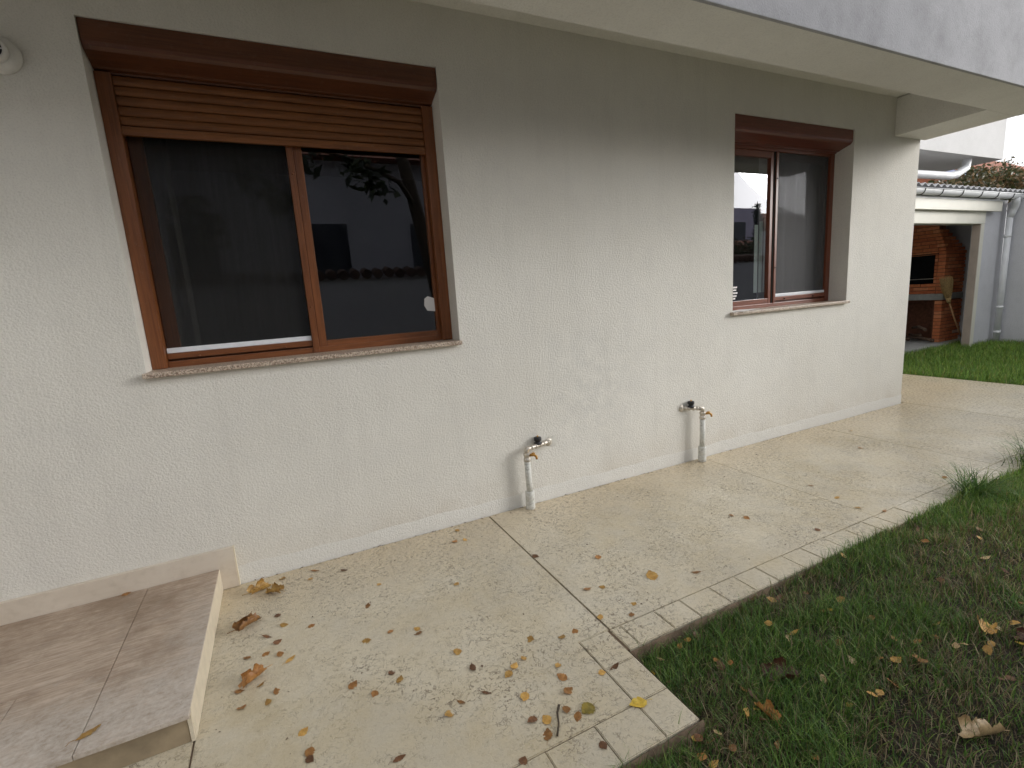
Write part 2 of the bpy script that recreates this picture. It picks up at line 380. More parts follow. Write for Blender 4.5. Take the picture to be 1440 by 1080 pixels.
def npmesh(name, V, F, C, mat):           # F: (n,k) index array; C: per-vertex colours
    me = bpy.data.meshes.new(name); k = F.shape[1]
    me.vertices.add(len(V)); me.vertices.foreach_set('co', V.astype(np.float32).ravel())
    me.loops.add(F.size); me.loops.foreach_set('vertex_index', F.astype(np.int32).ravel())
    me.polygons.add(len(F)); me.polygons.foreach_set('loop_start', np.arange(0, F.size, k, dtype=np.int32))
    me.polygons.foreach_set('loop_total', np.full(len(F), k, dtype=np.int32))
    me.update(calc_edges=True)
    if C is not None:
        ca = me.color_attributes.new('col', 'FLOAT_COLOR', 'POINT')
        ca.data.foreach_set('color', np.concatenate([C, np.ones((len(C), 1))], 1).astype(np.float32).ravel())
    me.materials.append(mat); me.validate()
    o = bpy.data.objects.new(name, me); COL.objects.link(o); return o
_P = rng.random((256, 256))
def vnoise(x, y, s, seed=0):
    x = x*s+seed*17.3; y = y*s+seed*9.1; xi = np.floor(x).astype(int); yi = np.floor(y).astype(int)
    fx = x-xi; fy = y-yi; fx = fx*fx*(3-2*fx); fy = fy*fy*(3-2*fy)
    g = lambda a, b: _P[a % 256, b % 256]
    return (g(xi, yi)*(1-fx)+g(xi+1, yi)*fx)*(1-fy)+(g(xi, yi+1)*(1-fx)+g(xi+1, yi+1)*fx)*fy
def fnoise(x, y, s, seed=0): return (vnoise(x, y, s, seed)+.5*vnoise(x, y, s*2.1, seed+1)+.25*vnoise(x, y, s*4.3, seed+2))/1.75

# ------------------------------------------------------------------ ground
def ground_z(x, y):
    x = np.asarray(x, float); y = np.asarray(y, float)
    dip = -.088+.066*np.clip((x-1.1)/1.5, 0, 1)
    z = dip+.012+.035*np.clip((-1.5-y)/.6, 0, 1)+.022*(fnoise(x, y, 4, 3)-.5)+.02*(fnoise(x, y, 14, 5)-.5)
    far = np.clip((x-7.2)/.5, 0, 1); z = z*(1-far)+far*(-.035+.02*(fnoise(x, y, 5, 3)-.5))
    # flat under the paving, the house and beyond the shed
    return z
def grid(name, x0, x1, y0, y1, step, mat, kind='structure'):
    nx = int((x1-x0)/step)+1; ny = int((y1-y0)/step)+1
    X, Y = np.meshgrid(np.linspace(x0, x1, nx), np.linspace(y0, y1, ny), indexing='ij')
    V = np.stack([X.ravel(), Y.ravel(), ground_z(X, Y).ravel()], 1)
    i = np.arange(nx*ny).reshape(nx, ny)
    F = np.stack([i[:-1, :-1], i[1:, :-1], i[1:, 1:], i[:-1, 1:]], -1).reshape(-1, 4)
    o = npmesh(name, V, F, None, mat); o['kind'] = kind
    for p in o.data.polygons: p.use_smooth = True
    return o
bm = bmesh.new(); bx(bm, -160, 160, -160, 160, -.6, -.2); g = meshobj('ground', bm, M['soil']); g['kind'] = 'structure'
grid('garden_soil', -6, 12.2, -6, -1.3, .035, M['soil'])
grid('garden_soil', 7.5, 12.2, -1.3, 3.4, .05, M['soil'])

# ------------------------------------------------------------------ pavement: a bed, slabs and border tiles
pave = meshobj('pavement', prism([(-5, 0.02), (-5, -1.775), (1.07, -1.775), (1.07, -1.415), (7.665, -1.415), (7.665, 4.5), (5.9, 4.5), (5.9, .02)], -.19, -.007, 2), M['bed'])
pave['kind'] = 'structure'
def poly_slab(name, pts, z0=-.045, z1=0, gap=.002, bev=.003, dz=0):
    # shrink axis aligned polygon by gap
    bm = prism(pts, z0, z1+dz, 2)
    if bev:
        es = [e for e in bm.edges if all(v.co.z > z1+dz-1e-4 for v in e.verts)]
        bmesh.ops.bevel(bm, geom=es, offset=bev, segments=2, affect='EDGES')
    o = meshobj(name, bm, M['pave']); o.parent = pave; return o
def rect(a, b, c, d, g=.0012): return [(a+g, c+g), (b-g, c+g), (b-g, d-g), (a+g, d-g)]
J = .0035
poly_slab('slab', rect(-5, -3, -1.635, -.004), )
poly_slab('slab', rect(-3, -.437, -1.635, -.004, .0025))
poly_slab('slab', [(-.437+J, -1.635+.002), (.935-.002, -1.635+.002), (.935-.002, -1.287+.002), (1.087-J, -1.287+.002), (1.087-J, -.006), (-.437+J, -.006)])
poly_slab('slab', [(1.087+J, -1.287+.002), (2.99, -1.287+.002), (2.99, -.006), (1.087+J, -.006)], bev=.0012)
poly_slab('slab', rect(2.991, 4.46, -1.287, -.005, .0004), bev=.0012)
poly_slab('slab', rect(4.46, 5.965, -1.287, -.005, .0012))
poly_slab('slab', rect(5.965, 7.665, -1.287, 1.6, .003))
poly_slab('slab', rect(5.965, 7.665, 1.6, 4.5, .003))
def kerb(pts):
    bm = bmesh.new(); top = []
    for (x0, y0), (x1, y1) in zip(pts, pts[1:]):
        n = max(2, int(math.hypot(x1-x0, y1-y0)/.05)); dx, dy = (x1-x0), (y1-y0); L = math.hypot(dx, dy); nx, ny = -dy/L, dx/L
        pr_ = None
        for i in range(n+1):
            x, y = x0+dx*i/n, y0+dy*i/n; j = .002*math.sin(x*31+y*17)+.0015*math.sin(x*73+y*57)
            r = [bm.verts.new((x+nx*.0045, y+ny*.0045, -.006+j)), bm.verts.new((x+nx*(.009+j), y+ny*(.009+j), -.014+j)), bm.verts.new((x+nx*(.012+j), y+ny*(.012+j), -.2))]
            if pr_:
                for a, b in ((0, 1), (1, 2)):
                    f = bm.faces.new([pr_[a], r[a], r[b], pr_[b]]); f.smooth = True
            pr_ = r
    bmesh.ops.recalc_face_normals(bm, faces=bm.faces[:])
    o = meshobj('kerb_face', bm, M['bed']); o.parent = pave; return o
kerb([(7.67, -1.4225), (1.079, -1.4225)]); kerb([(1.0745, -1.419), (1.0745, -1.789)]); kerb([(1.086, -1.7845), (-5, -1.7845)])
bxs = [1.087, 1.14, 1.325, 1.473, 1.656, 1.821, 1.974, 2.171, 2.319, 2.508, 2.695, 2.86, 2.985, 3.195, 3.4, 3.62, 3.86, 4.105, 4.33, 4.55, 4.76, 4.99, 5.2, 5.42, 5.63, 5.85, 6.05, 6.28, 6.5, 6.74, 6.95, 7.18, 7.4, 7.665]
for a, b in zip(bxs, bxs[1:]): poly_slab('border_tile', rect(a, b, -1.42+random.uniform(-.002, .002), -1.287, .0014), dz=random.uniform(-.0012, .0012))
for a, b in zip([-1.287, -1.46, -1.635], [-1.46, -1.635, -1.785]): poly_slab('border_tile', rect(.935, 1.075, b, a, .0014), dz=random.uniform(-.001, .001))
bx2 = [.935, .76, .575, .38, .19, 0, -.2, -.437]+[-.437-.19*k for k in range(1, 24)]
for a, b in zip(bx2, bx2[1:]): poly_slab('border_tile', rect(b, a, -1.785, -1.635, .0014), dz=random.uniform(-.001, .001))

# ------------------------------------------------------------------ house
WX0, WX1 = -5.0, 5.92
house = thing('house', 'cream stucco house with two brown shuttered windows and a deep overhang', 'house', (0, 0, 0))
def hp(name, dims, mat, bev=0): return box(name, dims, mat, house, bev)
holes = [(-.573, .993, 1.145, 2.675), (3.335, 4.850, 1.140, 2.655)]
xs = sorted({WX0, WX1} | {h[0] for h in holes} | {h[1] for h in holes}); ZT = 2.98
bm = bmesh.new(); TH = .24
def quad(*p): bm.faces.new([bm.verts.new(q) for q in p])
hx = {(h[0], h[1]): h for h in holes}
for a, b in zip(xs, xs[1:]):
    h = hx.get((a, b))
    n = max(1, int((b-a)/.4))
    if h is None: segs = [(-.1, ZT)]
    else: segs = [(-.1, h[2]), (h[3], ZT)]
    for z0, z1 in segs: quad((a, 0, z0), (b, 0, z0), (b, 0, z1), (a, 0, z1)); quad((b, TH, z0), (a, TH, z0), (a, TH, z1), (b, TH, z1))
    if h:
        quad((a, 0, h[2]), (a, TH, h[2]), (b, TH, h[2]), (b, 0, h[2])); quad((a, 0, h[3]), (b, 0, h[3]), (b, TH, h[3]), (a, TH, h[3]))
        quad((a, 0, h[2]), (a, 0, h[3]), (a, TH, h[3]), (a, TH, h[2])); quad((b, 0, h[2]), (b, TH, h[2]), (b, TH, h[3]), (b, 0, h[3]))
quad((WX1, 0, -.1), (WX1, 7, -.1), (WX1, 7, ZT), (WX1, 0, ZT)); quad((WX1, 7, -.1), (WX0, 7, -.1), (WX0, 7, ZT), (WX1, 7, ZT)); quad((WX0, 7, -.1), (WX0, 0, -.1), (WX0, 0, ZT), (WX0, 7, ZT))
bmesh.ops.remove_doubles(bm, verts=bm.verts[:], dist=1e-5)
es = [e for e in bm.edges if abs(e.calc_length()) > .2 and all(abs(v.co.y) < 1e-4 for v in e.verts) and len(e.link_faces) == 2 and e.calc_face_angle(0) > .5]
bmesh.ops.bevel(bm, geom=es, offset=.006, segments=2, affect='EDGES')
keep(meshobj('wall', bm, M['hwall']), house)
# smooth plinth band, a hair proud of the render, and pale stone skirting at the step
bm = bmesh.new()
N = 60; pv = []
for i in range(N+1):
    x = -.352+(WX1+.0012+.352)*i/N; zt = .085+.005*math.sin(i*1.9)+.004*math.sin(i*.7+1)
    pv.append([bm.verts.new((x, -.0012, -.01)), bm.verts.new((x, -.0012, zt)), bm.verts.new((x, -.0002, zt+.012))])
for a, b in zip(pv, pv[1:]):
    bm.faces.new([a[0], b[0], b[1], a[1]]); bm.faces.new([a[1], b[1], b[2], a[2]])
keep(meshobj('plinth_band', bm, M['plinth'], smooth=True), house)
hp('skirting_board', (WX0, -1.605, -.022, -.001, .002, .222), M['marble'], .002)
hp('skirting_board', (-1.602, -.355, -.022, -.001, .002, .222), M['marble'], .002)
hp('edge_trim', (-.3548, -.349, -.0225, -.0005, .002, .2225), M['edge'])
# overhang
hp('end_beam', (5.465, 5.995, -.667, .0, 2.643, 2.975), M['wall'], .006)
hp('edge_beam', (WX0, 6.0, -1.000, -.668, 2.6425, 2.975), M['wall'], .005)
hp('ceiling', (WX0, 5.995, -1.01, 7, 2.98, 3.10), M['wall'])
hp('balcony_parapet', (WX0, 6.004, -1.016, -.86, 2.6432, 4.35), M['fascia'], .004)
hp('added_shade_wall', (-2.75, -2.5, -3.4, -.03, -.1, 2.64), M['wall'], .01)  # out of view, added to keep light off the left side
hp('added_upper_shade_wall', (-5.0, -2.5, -3.4, -1.035, 2.65, 6.4), M['wall'])  # upper part of the added unseen light blocker
hp('upper_storey', (WX0, 5.9, -.3, 7, 3.11, 6.4), M['wall'])
# rooms behind the windows (open boxes)
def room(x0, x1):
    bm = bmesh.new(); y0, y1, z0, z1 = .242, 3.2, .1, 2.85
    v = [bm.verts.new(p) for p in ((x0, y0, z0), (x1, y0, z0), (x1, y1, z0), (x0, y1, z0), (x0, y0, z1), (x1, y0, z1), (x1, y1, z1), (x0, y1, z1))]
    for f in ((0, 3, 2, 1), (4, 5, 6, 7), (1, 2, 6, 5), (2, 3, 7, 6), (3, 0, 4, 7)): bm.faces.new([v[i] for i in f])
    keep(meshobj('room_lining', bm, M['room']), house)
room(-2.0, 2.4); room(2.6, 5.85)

def window(x0, x1, z0, z1, ms, second):
    fh, fv, bxm = ms
    YF = .165                                     # outer face of the frame
    fr = bmesh.new()
    bx(fr, x0+.001, x0+.062, YF, YF+.07, z0+.02, z1-.155, .003)
    w = keep(meshobj('window', fr, fv), house)
    w['label'] = ('smaller window with reddish brown frame near the corner' if second else 'large window with roller shutter partly lowered')
    def sub(name, dims, mat, bev=.0025):
        bm = bmesh.new(); bx(bm, *dims, bev=bev); o = meshobj(name, bm, mat); o.parent = w; return o
    sub('window_frame_post', (x1-.062, x1-.001, YF, YF+.07, z0+.02, z1-.155), fv)
    if second: mul0, mul1 = x0+.665, x0+.757
    else: mul0, mul1 = x0+.751, x0+.826
    sub('window_frame_rail', (x0+.0625, x1-.0625, YF+.004, YF+.07, z0+.018, z0+.05), fh)
    sub('window_frame_rail', (x0+.0625, x1-.0625, YF+.004, YF+.07, z1-.185, z1-.157), fh)
    # shutter box: upright face, sloping chin, flat underside
    prof = [(.012, z1-.001), (.010, z1-.088), (.016, z1-.104), (.030, z1-.116), (.118, z1-.143), (.128, z1-.149), (.150, z1-.151), (.152, z1-.160), (.21, z1-.160), (.21, z1-.001)]
    o = meshobj('shutter_box', prism(prof, x0+.002, x1-.002, 0), bxm); o.parent = w
    bmod = o.modifiers.new('b', 'BEVEL'); bmod.width = .003; bmod.segments = 2
    # sashes
    ov = .0
    a0, a1 = x0+.0635, mul0+.0; b0, b1 = mul1-.0, x1-.0635
    zb = z0+.052; zt = z1-.187
    def sash(s0, s1, yf, wl, wr, zb, zt, bot):
        bm = bmesh.new()
        bx(bm, s0, s0+wl, yf, yf+.04, zb, zt, .003); sub('sash_stile', (s1-wr, s1, yf, yf+.04, zb, zt), fv)
        s = meshobj('sash', bm, fv); s.parent = w
        sub('sash_rail', (s0+wl+.0005, s1-wr-.0005, yf+.001, yf+.039, zb, zb+bot), fh); sub('sash_rail', (s0+wl+.0005, s1-wr-.0005, yf+.001, yf+.039, zt-.05, zt), fh)
        sub('glass_pane', (s0+wl-.004, s1-wr+.004, yf+.018, yf+.024, zb+bot-.004, zt-.046), M['glass2'] if second else M['glass'], 0)
    if not second:
        sash(a0, mul1-.02, YF+.042, .06, .05, zb-.01, zt, .045)
        sash(mul0+.034, b1, YF+.006, .042, .018, z0+.025, zt, .058)
        sub('track_strip', (mul0, mul0+.033, YF-.002, YF+.03, z0+.021, zt-.005), fv)
        sub('fly_screen', (a0+.004, mul0-.003, YF+.026, YF+.028, z0+.10, zt), M['screen'], 0)
        sub('screen_bar', (a0+.002, mul0-.002, YF+.012, YF+.034, z0+.090, z0+.116), M['track'], .003)
        sub('lower_rail', (a0, mul0-.001, YF+.008, YF+.04, z0+.060, z0+.0885), fh)
        for px, pz in ((a0+.14, z0+.066), (mul0-.14, z0+.066), (mul0+.018, 2.12), (mul0+.018, 1.42)):
            tubeo = bmesh.new(); tube(tubeo, [(px, YF+.012 if pz < 1.3 else YF-.002, pz), (px, YF-.006, pz), (px, YF-.008, pz)], [.006, .006, .003], 8); s = meshobj('screw_cap', tubeo, fh); s.parent = w
    else:
        sash(a0, mul0+.03, YF+.012, .03, .038, z0+.045, zt, .05)
        sub('meeting_stile', (mul0+.0305, mul0+.046, YF+.006, YF+.05, z0+.051, zt), M['dark'])
        sash(mul0+.048, b1, YF+.034, .045, .02, zb-.004, zt, .05)
        sub('stile_strip', (mul0+.047, mul0+.075, YF-.001, YF+.0335, z0+.0505, zt), fv)
        sub('fly_screen', (mul0+.077, b1-.003, YF+.018, YF+.020, z0+.11, zt), M['screen2'], 0)
        sub('screen_bar', (mul0+.077, b1-.002, YF+.004, YF+.03, z0+.104, z0+.128), M['track'], .003)
        sub('lower_rail', (mul0+.076, b1, YF+.002, YF+.033, z0+.068, z0+.1025), fh)
        for px, pz in ((mul0+.2, z0+.08), (b1-.18, z0+.08), (mul0+.06, 2.25), (mul0+.06, 1.5)):
            tubeo = bmesh.new(); tube(tubeo, [(px, YF+.004, pz), (px, YF-.006, pz), (px, YF-.008, pz)], [.006, .006, .003], 8); s = meshobj('screw_cap', tubeo, M['dark']); s.parent = w
    # granite sill
    bm = bmesh.new(); bx(bm, x0-.012 if not second else x0-.03, x1+.004, -.034, YF+.02, z0-.006, z0+.0185, .004)
    s = meshobj('window_sill', bm, M['granite']); s.parent = w
    return w
w1 = window(*holes[0], (M['frame_h'], M['frame_v'], M['box']), False)
w2 = window(*holes[1], (M['frame2_h'], M['frame2_v'], M['box2']), True)
# roller shutter slats of the first window
sz = [2.5105, 2.4685, 2.4255, 2.3825, 2.340, 2.2975]
for z in sz[:-1]:
    h = .0425; p = [(.150+.010, z)]
    pr_ = [(.150, z-.001), (.1465, z-.006), (.1445, z-.014), (.1435, z-.023), (.1445, z-.032), (.1475, z-.0385), (.151, z-.0405), (.156, z-.0405), (.156, z-.001)]
    o = meshobj('shutter_slat', prism(pr_, -.508, .928, 0), M['slat']); o.parent = w1
o = meshobj('shutter_backing', prism([(.1565, 2.51), (.1565, 2.262), (.160, 2.262), (.160, 2.51)], -.506, .926, 0), M['dark']); o.parent = w1
o = meshobj('shutter_bottom_bar', prism([(.150, 2.297), (.139, 2.293), (.137, 2.272), (.139, 2.256), (.158, 2.256), (.158, 2.297)], -.509, .929, 0), M['slat']); o.parent = w1
bm = bmesh.new(); bx(bm, -.5715, -.510, .128, .1645, 1.165, 2.516, .003); o = meshobj('shutter_guide', bm, M['frame_v']); o.parent = w1
bm = bmesh.new(); bx(bm, .930, .9915, .128, .1645, 1.165, 2.516, .003); o = meshobj('shutter_guide', bm, M['frame_v']); o.parent = w1
# pale sticker on the glass of window 1, pale strips on window 2
bm = prism([(.845, 1.385), (.862, 1.352), (.912, 1.345), (.914, 1.425), (.872, 1.440), (.850, 1.425)], .1815, .1825, 1); o = meshobj('window_sticker', bm, M['paper']); o.parent = w1
for z, wd in ((1.345, .05), (1.322, .04), (1.297, .055), (1.272, .045), (1.25, .03)):
    bm = bmesh.new(); bx(bm, 3.566, 3.566+wd, .1915, .1925, z, z+.014, .0); o = meshobj('window_sticker', bm, M['paper']); o.parent = w2
# curtains
def curtain(x0, x1, y, z0, z1, mat, label, waves, amp=.03):
    n = waves*8; bm = bmesh.new(); A = []; B = []
    for i in range(n+1):
        x = x0+(x1-x0)*i/n; yy = y+amp*math.sin(2*PI*waves*i/n)+.008*math.sin(i*1.7)
        A.append(bm.verts.new((x, yy, z0))); B.append(bm.verts.new((x, yy, z1)))
    for i in range(n):
        f = bm.faces.new([A[i], A[i+1], B[i+1], B[i]]); f.smooth = True
    o = meshobj('curtain', bm, mat); m = o.modifiers.new('s', 'SOLIDIFY'); m.thickness = .003
    tag(o, label, 'curtain'); return o
curtain(-.515, -.37, .33, .9, 2.7, M['curtain_d'], 'dark brown curtain at the left edge inside the large window', 2)
curtain(4.02, 4.84, .30, .9, 2.7, M['curtain'], 'grey curtain behind the fly screen of the smaller window', 5)
bl = thing('vertical_blind', 'pale green vertical blind strips inside the smaller window', 'blind', (3.8, .3, .9))
for k in range(3): box('blind_strip', (3.905+.066*k, 3.948+.066*k, .255+.004*k, .259+.004*k, 1.29, 1.88+.03*k), M['blind'], bl)

# ------------------------------------------------------------------ entrance step
st = thing('entrance_step', 'low entrance step in dirty wood-look tile at the house wall', 'step', (-1.5, -.5, 0))
box('step_base', (-3.4, -.440, -1.008, -.024, .001, .104), M['riser'], st)
box('side_slab', (-.4395, -.4275, -1.012, -.0235, .0012, .1185), M['edge'], st, .002)
rx = [-.442, -1.05, -1.65, -2.25, -2.85, -3.4]
for a, b in zip(rx, rx[1:]): box('riser_tile', (b+.001, a-.001, -1.018, -1.0085, .001, .1035), M['riser'], st, .001)
box('riser_edge', (-.4415, -.4300, -1.021, -1.0125, .001, .104), M['edge'], st)
def ttile(a, b, c, d):
    o = box('step_tile', (a+.001, b-.001, c+.001, d-.001, .1045, .122+random.uniform(-.0004, .0004)), M['steptile'], st, .002); return o
ttile(-.73, -.4285, -.27, -.024); 
bm = bmesh.new()
ttile(-.73, -.4285, -1.045, -.27)
for (xs_, y0, y1) in (([-.73, -1.35, -2.0, -2.7, -3.4], -.64, -.024), ([-.73, -1.0, -1.6, -2.2, -2.8, -3.4], -1.045, -.64)):
    for a, b in zip(xs_, xs_[1:]): ttile(b, a, y0, y1)

# ------------------------------------------------------------------ flue cap top left
M['flue'] = m_plain('aged_white_plastic', (.74, .73, .69), .5, .12, 20)
fl = thing('flue_cap', 'round white boiler flue cap with black slots high on the wall', 'flue cap', (-.838, 0, 2.484))
bm = bmesh.new(); lathe(bm, [(.069, -.001), (.072, -.005), (.071, -.014), (.066, -.026), (.056, -.036), (.047, -.042)], 40, (-.838, 0, 2.484), 'Y'); keep(meshobj('wall_plate', bm, M['flue']), fl)
M['flue'] = m_plain('aged_white_plastic', (.74, .73, .69), .5, .12, 20)
bm = bmesh.new(); lathe(bm, [(.044, -.034), (.045, -.060), (.042, -.068), (.034, -.071), (.033, -.064), (.020, -.062)], 36, (-.838, 0, 2.484), 'Y'); keep(meshobj('flue_ring', bm, M['flue']), fl)
bm = bmesh.new(); lathe(bm, [(.031, -.066), (.030, -.068), (.01, -.0685)], 30, (-.838, 0, 2.484), 'Y'); keep(meshobj('flue_opening', bm, M['black']), fl)
for k in range(3):
    a = PI/3*k; c, s = math.cos(a)*.033, math.sin(a)*.033
    tubeobj('flue_rib', [(-.838-c, -.070, 2.484-s), (-.838+c, -.070, 2.484+s)], .003, M['white'], fl, 8)

# ------------------------------------------------------------------ outdoor standpipes
def standpipe(px, py, ztop, wx, wz, side, label):
    t = thing('outdoor_standpipe', label, 'water tap', (px, py, 0))
    bm = bmesh.new(); lathe(bm, [(.030, 0), (.0315, .004), (.0315, .052), (.029, .056), (.031, .060), (.0305, .118), (.028, .122), (.023, .123)], 24, (px, py, .001)); keep(meshobj('pipe_sleeve', bm, M['pipe']), t)
    lean = side*.004
    tubeobj('riser_pipe', [(px, py, .12), (px+lean*.5, py, .2), (px+lean, py, ztop-.07)], .0205, M['pipe'], t, 20)
    bm = bmesh.new(); lathe(bm, [(.021, ztop-.075), (.025, ztop-.070), (.025, ztop-.055), (.020, ztop-.052), (.020, ztop-.036), (.024, ztop-.033), (.024, ztop-.020), (.018, ztop-.016)], 8 if side < 0 else 20, (px+lean, py, 0)); keep(meshobj('coupling', bm, M['steel']), t)
    # elbow from the riser over to the wall run
    d = Vector((wx-px, -.012-py, wz-ztop)); L = d.length; d.normalize()
    p0 = Vector((px+lean, py, ztop-.02)); pc = Vector((px+lean, py, ztop+.008))
    e = [p0, pc-Vector((0, 0, .008)), pc+d*.004+Vector((0, 0, .002)), pc+d*.02, pc+d*.035]
    tubeobj('elbow', e, [.0155, .0155, .0165, .0155, .0155], M['steel'], t, 16)
    n = 5; seg = []
    a = pc+d*.035; b = Vector((wx, .004, wz))
    for k in range(40):
        f = k/39; seg.append((a.lerp(b, f), .0125+(.0055 if (k % 9) in (1, 2, 3, 4) else 0)))
    tubeobj('fitting_run', [p for p, r in seg], [r for p, r in seg], M['steel'], t, 8)
    bm = bmesh.new(); lathe(bm, [(.028, -.0005), (.028, -.004), (.02, -.010), (.012, -.011)], 20, (wx, 0, wz), 'Y'); keep(meshobj('wall_rosette', bm, M['steel']), t)
    vm = a.lerp(b, .42)
    bm = bmesh.new(); lathe(bm, [(.025, .008), (.028, .012), (.028, .019), (.019, .022), (.018, .030), (.025, .034), (.026, .052), (.022, .057), (.008, .058)], 10, vm); keep(meshobj('valve_handle', bm, M['black']), t)
    tubeobj('valve_stem', [vm, vm+Vector((0, 0, .012))], .011, M['steel'], t, 10)
    tubeobj('valve_screw', [vm+Vector((0, 0, .055)), vm+Vector((0, 0, .068))], [.006, .004], M['brass'], t, 8)
    # small brass bib tap on the coupling
    tx = px+lean+.012*(1 if side > 0 else 1); q = Vector((tx, py-.012, ztop-.03))
    tubeobj('bib_tap', [q, q+Vector((.022, -.022, .002)), q+Vector((.034, -.032, -.008)), q+Vector((.036, -.034, -.026))], [.010, .009, .0085, .008], M['brass'], t, 10)
    bm = bmesh.new(); bx(bm, q.x+.012, q.x+.03, q.y-.026, q.y-.008, q.z+.009, q.z+.016, .002); keep(meshobj('tap_lever', bm, M['brass']), t)
    return t
standpipe(1.372, -.056, .405, 1.565, .412, -1, 'white standpipe with black valve, nearest to the big window')
standpipe(2.935, -.062, .425, 2.775, .452, 1, 'white standpipe with black valve and brass tap, farther along the wall')
# rough repair patch on the wall around the first pipe end
def patch(cx, cz, r, seed):
    bm = bmesh.new(); c = bm.verts.new((cx, -.004, cz)); R = []
    for k in range(28):
        a = 2*PI*k/28; rr = r*(.75+.4*mn.noise(Vector((math.cos(a)*1.5, math.sin(a)*1.5, seed))))
        R.append(bm.verts.new((cx+rr*math.cos(a)*1.1, -.0008, cz+rr*math.sin(a))))
    for k in range(28): bm.faces.new([c, R[(k+1) % 28], R[k]])
    bmesh.ops.recalc_face_normals(bm, faces=bm.faces[:])
    keep(meshobj('render_patch', bm, M['wall_smooth']), house)
patch(1.59, .415, .055, 1.3); patch(2.76, .455, .04, 4.1)

# ------------------------------------------------------------------ papers on the second sill
def paper(x, y, rz, w, h, lab, z):
    bm = bmesh.new(); A = []
    for i in range(7):
        u = i/6-.5; A.append([bm.verts.new((u*w, v*h, .004*math.sin((u+.5)*3)+.0008)) for v in (-.5, .5)])
    for a, b in zip(A, A[1:]): bm.faces.new([a[0], b[0], b[1], a[1]])
    o = meshobj('paper_sheet', bm, M['paper']); o.location = (x, y, z); o.rotation_euler.z = rz
    m = o.modifiers.new('s', 'SOLIDIFY'); m.thickness = .0015; tag(o, lab, 'paper'); return o
paper(3.52, .04, .25, .30, .13, 'white folded paper lying flat on the smaller window sill', 1.1605)
paper(3.40, -.005, -.1, .16, .05, 'small white paper scrap at the left end of the smaller sill', 1.1603)

# ------------------------------------------------------------------ shed with barbecue
sh = thing('garden_shed', 'white lean-to shed with corrugated roof and open front at the garden end', 'shed', (10, 2, 0))
def sp(name, dims, mat, bev=0): return box(name, dims, mat, sh, bev)
sp('fascia_board', (8.0, 11.52, 1.350, 1.40, 2.285, 2.475), M['cream'], .006)
sp('fascia_cap', (8.0, 11.545, 1.343, 1.3495, 2.445, 2.478), M['white'], .002)
sp('beam', (8.0, 11.15, 1.42, 1.60, 2.09, 2.30), M['cream'], .006)
sp('post', (11.035, 11.149, 1.425, 1.52, -.1, 2.089), M['cream'], .004)
sp('door_reveal', (11.022, 11.034, 1.43, 1.54, -.1, 2.088), m_plain('brown_reveal', (.46, .38, .32), .7, .1, 5), .002)
sp('side_wall', (11.151, 12.02, 1.47, 1.60, -.1, 2.50), M['grey_wall'])
sp('back_wall', (8.0, 12.1, 3.3, 3.4, -.1, 2.7), M['grey_wall2'])
sp('inner_wall', (11.985, 12.1, 1.605, 3.295, -.1, 2.6), M['grey_wall2'])
sp('left_wall', (7.95, 8.0, 1.36, 3.295, -.1, 2.6), M['wall'])
sp('floor', (8.05, 11.98, 1.75, 3.29, -.1, .02), M['concrete'])
bm = bmesh.new(); A = []
n = 220
for i in range(n+1):
    x = 7.9+(12.22-7.9)*i/n; dz = .022*math.sin(2*PI*x/.178)
    A.append([bm.verts.new((x, 1.24, 2.612+dz)), bm.verts.new((x, 3.45, 2.70+dz))])
for a, b in zip(A, A[1:]):
    f = bm.faces.new([a[0], b[0], b[1], a[1]]); f.smooth = True
o = keep(meshobj('corrugated_roof', bm, M['eternit']), sh); m = o.modifiers.new('s', 'SOLIDIFY'); m.thickness = .008
# gutter
gu = thing('roof_gutter', 'white half round gutter with downpipe along the shed eave', 'gutter', (10, 1.3, 2.5))
bm = bmesh.new(); pr2 = [(1.29+.062*math.cos(a), 2.552+.075*math.sin(a)) for a in [PI+PI*k/12 for k in range(13)]]
pr2 += [(1.29+.056*math.cos(a), 2.552+.069*math.sin(a)) for a in [2*PI-PI*k/12 for k in range(13)]]
bm = prism(pr2, 8.0, 11.98, 0); keep(meshobj('gutter_channel', bm, M['white'], smooth=False), gu)
keep(meshobj('gutter_lip', tube(bmesh.new(), [(8.0, 1.228, 2.556), (11.98, 1.228, 2.556)], .008, 8), M['white']), gu)
for x in (8.25, 8.75, 9.25, 9.85, 10.45, 11.0, 11.55):
    pts = [(x, 1.29+.066*math.cos(a), 2.552+.079*math.sin(a)) for a in [PI*.96+PI*1.08*k/14 for k in range(15)]]
    keep(meshobj('gutter_bracket', tube(bmesh.new(), pts, .006, 6), M['dark']), gu)
tubeobj('downpipe', [(11.86, 1.36, 2.20), (11.86, 1.37, .0)], .046, M['white'], gu, 20)
tubeobj('downpipe_elbow', [(11.80, 1.285, 2.50), (11.83, 1.29, 2.43), (11.87, 1.31, 2.37), (11.875, 1.34, 2.28), (11.86, 1.36, 2.19)], [.055, .054, .053, .052, .049], M['white'], gu, 20)
for z in (1.85, .60, .15): tubeobj('pipe_collar', [(11.86, 1.366, z), (11.86, 1.366, z+.05)], .052, M['white'], gu, 20)

